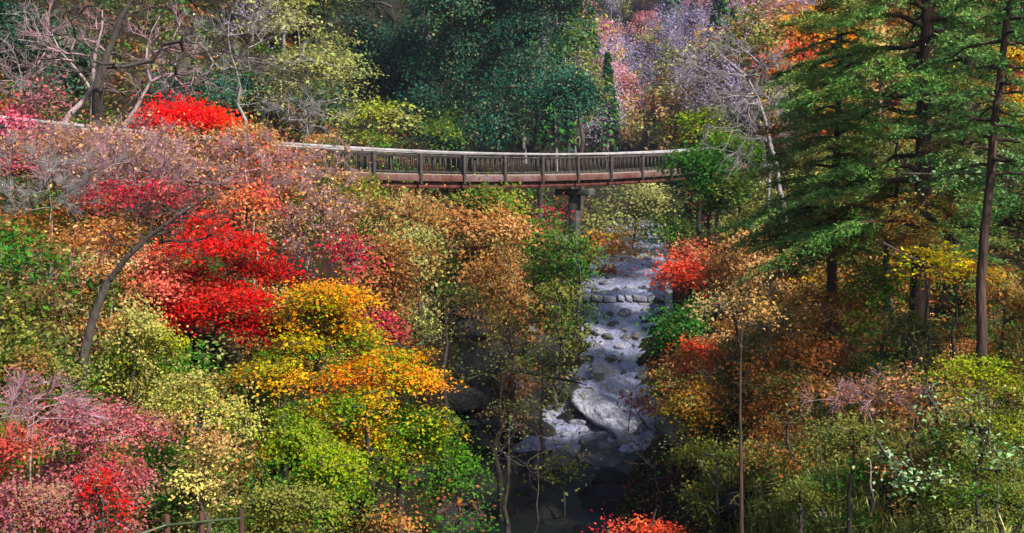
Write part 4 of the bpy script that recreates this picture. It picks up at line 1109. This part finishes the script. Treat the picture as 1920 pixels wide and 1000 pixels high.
def proto_bush(seed, pal, leaf, dens=1.0):
    rng = np.random.default_rng(seed)
    npd = 46
    pads = ellipsoid_pads(npd, np.array((0, 0, .38)), (.62, .62, .55), rng, .5); pads[:, 2] = np.abs(pads[:, 2]) + .03
    V, F = tubes([(np.array((rng.normal() * .05, rng.normal() * .05, -.1)), p, .014, .004) for p in pads[:24]], 3)
    parts = [mesh_np('stems', V, F, M['bark_grey'], None)]
    k = np.repeat(np.arange(npd), int(34 * dens)); n = len(k)
    nr = np.array((0, 0, .8)) + rng.normal(size=(n, 3)) * .5
    col = pal_pick(pal, npd, rng)[k] * rng.uniform(.6, 1.35, (n, 1))
    off = rng.normal(size=(n, 3)) * np.array((.11, .11, .06))
    V, F = leaf_quads(pads[k] + off, nr, leaf * rng.uniform(.6, 1.3, n), None, rng)
    parts.append(mesh_np('foliage', V, F, M['leaf'], None, face_col=np.clip(col, .003, .9)))
    out = [(p.name.split('.')[0], p.data) for p in parts]
    for p in parts: bpy.data.objects.remove(p)
    return out
for key_, lab_, pal_ in (('b_olive', 'dull olive', OLIVE + DKOLIVE), ('b_tan', 'dry tan', TAN), ('b_dark', 'dark green', MGREEN + DKOLIVE), ('b_rust', 'rust-brown', RUST + TAN), ('b_pale', 'pale olive', PALEOL + OLIVE), ('b_lime', 'yellow-green', LIME + OLIVE)):
    PROTO[key_] = (lab_ + ' undergrowth bush', proto_bush(seed_of(key_), pal_, .05, 1.9), 'bush')
rh = np.random.default_rng(91)
def understory(n, x0, x1, d0, d1, kinds, s0, s1, place, min_off=3.0):
    ks = [k for k, w in kinds]; ws = np.array([w for k, w in kinds], float); ws /= ws.sum()
    for _ in range(n):
        d = math.exp(rh.uniform(math.log(d0), math.log(d1))); px = rh.uniform(x0, x1); x = (px - 960) / FPX * d
        if abs(x - stream_x(d)) < min_off: continue
        stand(ks[rh.choice(len(ks), p=ws)], x, d, rh.uniform(s0, s1), place, rh, 'undergrowth_bush')
understory(46, -40, 700, 15.5, 34, [('b_olive', 2), ('b_tan', 1), ('b_dark', 4), ('b_rust', 1)], 1.0, 2.0, 'on the lower left bank')
understory(20, 560, 1060, 42, 56, [('b_olive', 2), ('b_tan', 3), ('b_dark', 3), ('b_pale', 1)], 1.4, 2.4, 'on the left bank under the bridge')
understory(58, 1330, 1990, 11.5, 30, [('b_olive', 3), ('b_tan', .7), ('b_dark', 4), ('b_rust', 1.5), ('b_pale', 1)], .8, 1.5, 'on the lower right bank')
understory(46, 1240, 1700, 30, 60, [('b_olive', 3), ('b_tan', 3), ('b_rust', 2), ('b_pale', 2)], 1.3, 2.2, 'on the right bank above the weir')
def wood(n, x0, x1, d0, d1, kinds, s0, s1, place, min_off=4.0):
    ks = [k for k, w in kinds]; ws = np.array([w for k, w in kinds], float); ws /= ws.sum()
    for _ in range(n):
        d = math.exp(rh.uniform(math.log(d0), math.log(d1))); px = rh.uniform(x0, x1)
        x = (px - 960) / FPX * d
        if abs(x - stream_x(d)) < min_off: continue
        stand(ks[rh.choice(len(ks), p=ws)], x, d, rh.uniform(s0, s1), place, rh)
wood(150, 1040, 1560, 115, 270, [('hazeviolet', 5), ('pink', 2.2), ('ochre', 1.6), ('green', 1.2), ('grey', 3), ('olive', 1)], .8, 1.35, 'on the hazy far side of the valley', 2)
wood(34, -60, 640, 72, 150, [('hazeviolet', 2), ('pink', 1), ('grey', 3), ('olive', 1.4), ('dark', 1.4), ('green', 1)], .7, 1.1, 'on the upper left hillside')
wood(36, 1440, 2000, 60, 130, [('dark', 1.5), ('green', 1.5), ('olive', 2), ('rust', 1.5), ('ochre', 2)], .7, 1.1, 'on the right hillside behind the conifers')
wood(26, 620, 1150, 95, 190, [('dark', 3), ('green', 3), ('olive', 1)], .9, 1.3, 'on the slope behind the dark evergreens')

# ------------------------------------------------------------------ stuff: leaf litter, ground cover, grass
def scatter(n, px0, px1, d0, d1, rng, min_off=2.6):
    d = np.exp(rng.uniform(math.log(d0), math.log(d1), n)); px = rng.uniform(px0, px1, n)
    x = (px - 960) / FPX * d
    off = x - stream_x(d)
    ok = np.abs(off) > min_off * rng.uniform(.7, 1.3, n)
    ok &= ~((off < 0) & (off > -8.5) & (d > 26) & (d < 44) & (rng.uniform(0, 1, n) < .8))     # leaves thinned so the left bank reads as black shade
    return x[ok], d[ok]
rs = np.random.default_rng(17)
x, y = scatter(90000, -80, 2000, 10, 95, rs)
z = ground_z(x, y) + .03
n = len(x)
lc = pal_pick(RUST + [((.08, .04, .02), 9), ((.05, .03, .018), 9), ((.25, .07, .035), 1), ((.2, .12, .06), 2)], n, rs) * rs.uniform(.5, 1.2, (n, 1))
V, F = leaf_quads(np.stack([x, y, z + rs.uniform(0, .06, n)], 1), np.array((0, 0, 1.0)) + rs.normal(size=(n, 3)) * .45, .0030 * y * rs.uniform(.7, 1.3, n), rng=rs)
tag(mesh_np('leaf_litter', V, F, M['leaf'], face_col=lc), 'brown fallen leaves covering the banks of the gorge', 'leaf litter', kind='stuff'); TRI[0] += 2 * n
# low ground cover in clumps
x, y = scatter(5500, -80, 2000, 9, 95, rs, 2.4)
n0 = len(x); hgt = rs.uniform(.15, .75, n0); rad = rs.uniform(.18, .55, n0) * (1 + y / 90)
k = np.repeat(np.arange(n0), 30); n = len(k)
off = rs.normal(size=(n, 3)) * np.stack([rad[k], rad[k], np.zeros(n)], 1) * .6
px_, py_ = x[k] + off[:, 0], y[k] + off[:, 1]
pz_ = ground_z(px_, py_) + rs.uniform(.02, 1, n) ** .7 * hgt[k]
cc = pal_pick(DKOLIVE * 4 + MGREEN + RUST, n0, rs)
lc = cc[k] * rs.uniform(.6, 1.3, (n, 1))
V, F = leaf_quads(np.stack([px_, py_, pz_], 1), np.array((0, 0, .8)) + rs.normal(size=(n, 3)) * .6, .0034 * y[k] * rs.uniform(.6, 1.3, n), rng=rs)
tag(mesh_np('ground_cover', V, F, M['leaf'], face_col=np.clip(lc, .003, .9)), 'low dark green undergrowth covering the slopes', 'undergrowth', kind='stuff'); TRI[0] += 2 * n
# long arching grass on the right foreground slope
def grass(n_t, px0, px1, d0, d1, hl, pal, label, blades=26):
    x, y = scatter(n_t, px0, px1, d0, d1, rs, 3.0)
    n0 = len(x); k = np.repeat(np.arange(n0), blades); n = len(k)
    a = rs.uniform(0, 6.28, n); l = hl * rs.uniform(.5, 1.2, n) * rs.uniform(.6, 1.2, n0)[k]
    b = np.stack([x[k] + rs.normal(size=n) * .06, y[k] + rs.normal(size=n) * .06, np.zeros(n)], 1); b[:, 2] = ground_z(b[:, 0], b[:, 1]) - .03
    o = np.stack([np.cos(a), np.sin(a), np.zeros(n)], 1); s = np.stack([-np.sin(a), np.cos(a), np.zeros(n)], 1)
    sp = rs.uniform(.25, .75, n)[:, None]; L2 = l[:, None]; w = (.0012 * y[k] * .5)[:, None] * np.ones((n, 1))
    up = np.array((0, 0, 1.0))
    p0, p1, p2, p3 = b, b + up * L2 * .5 + o * L2 * .14 * sp, b + up * L2 * .78 + o * L2 * .45 * sp, b + up * L2 * .72 + o * L2 * .85 * sp
    V = np.stack([p0 - s * w, p0 + s * w, p1 - s * w, p1 + s * w, p2 - s * w * .7, p2 + s * w * .7, p3 - s * w * .15, p3 + s * w * .15], 1).reshape(-1, 3)
    q = (np.arange(n) * 8)[:, None]
    F = np.stack([q + np.array((0, 1, 3, 2)), q + np.array((2, 3, 5, 4)), q + np.array((4, 5, 7, 6))], 1).reshape(-1, 4)
    lc = np.repeat(pal_pick(pal, n, rs) * rs.uniform(.6, 1.3, (n, 1)), 3, axis=0)
    tag(mesh_np('grass', V, F, M['leaf'], face_col=np.clip(lc, .003, .9)), label, 'grass', kind='stuff'); TRI[0] += 6 * n
grass(1500, 1380, 2000, 11, 24, .85, PALEOL + OLIVE, 'long arching olive grass on the lower right slope', 24)
grass(400, -60, 560, 11.5, 22, .5, OLIVE + GREEN, 'tufts of green grass around the fence on the lower left', 22)

# ------------------------------------------------------------------ haze
hb = MB(); hb.hexa([(-240, -50, -22), (260, -50, -22), (260, 470, -22), (-240, 470, -22), (-240, -50, 190), (260, -50, 190), (260, 470, 190), (-240, 470, 190)])
hm, nt, out = new_mat('haze')
pv = nt.nodes.new('ShaderNodeVolumePrincipled')
pv.inputs['Color'].default_value = (.78, .78, 1.0, 1); pv.inputs['Density'].default_value = 0.00018; pv.inputs['Anisotropy'].default_value = 0.2
nt.links.new(pv.outputs[0], out.inputs['Volume'])
hz_o = hb.build('haze', hm)
tag(hz_o, 'thin bluish autumn haze filling the valley air', 'haze', kind='stuff')

import os
if os.environ.get('VEG_REPORT'):
    open('/workdir/veg.txt', 'w').write('\n'.join(map(str, REPORT + [TRI])))
print('TRIS about', TRI[0], 'objects', len(bpy.data.objects), 'ground max', ZZ.max(), 'min', ZZ.min())
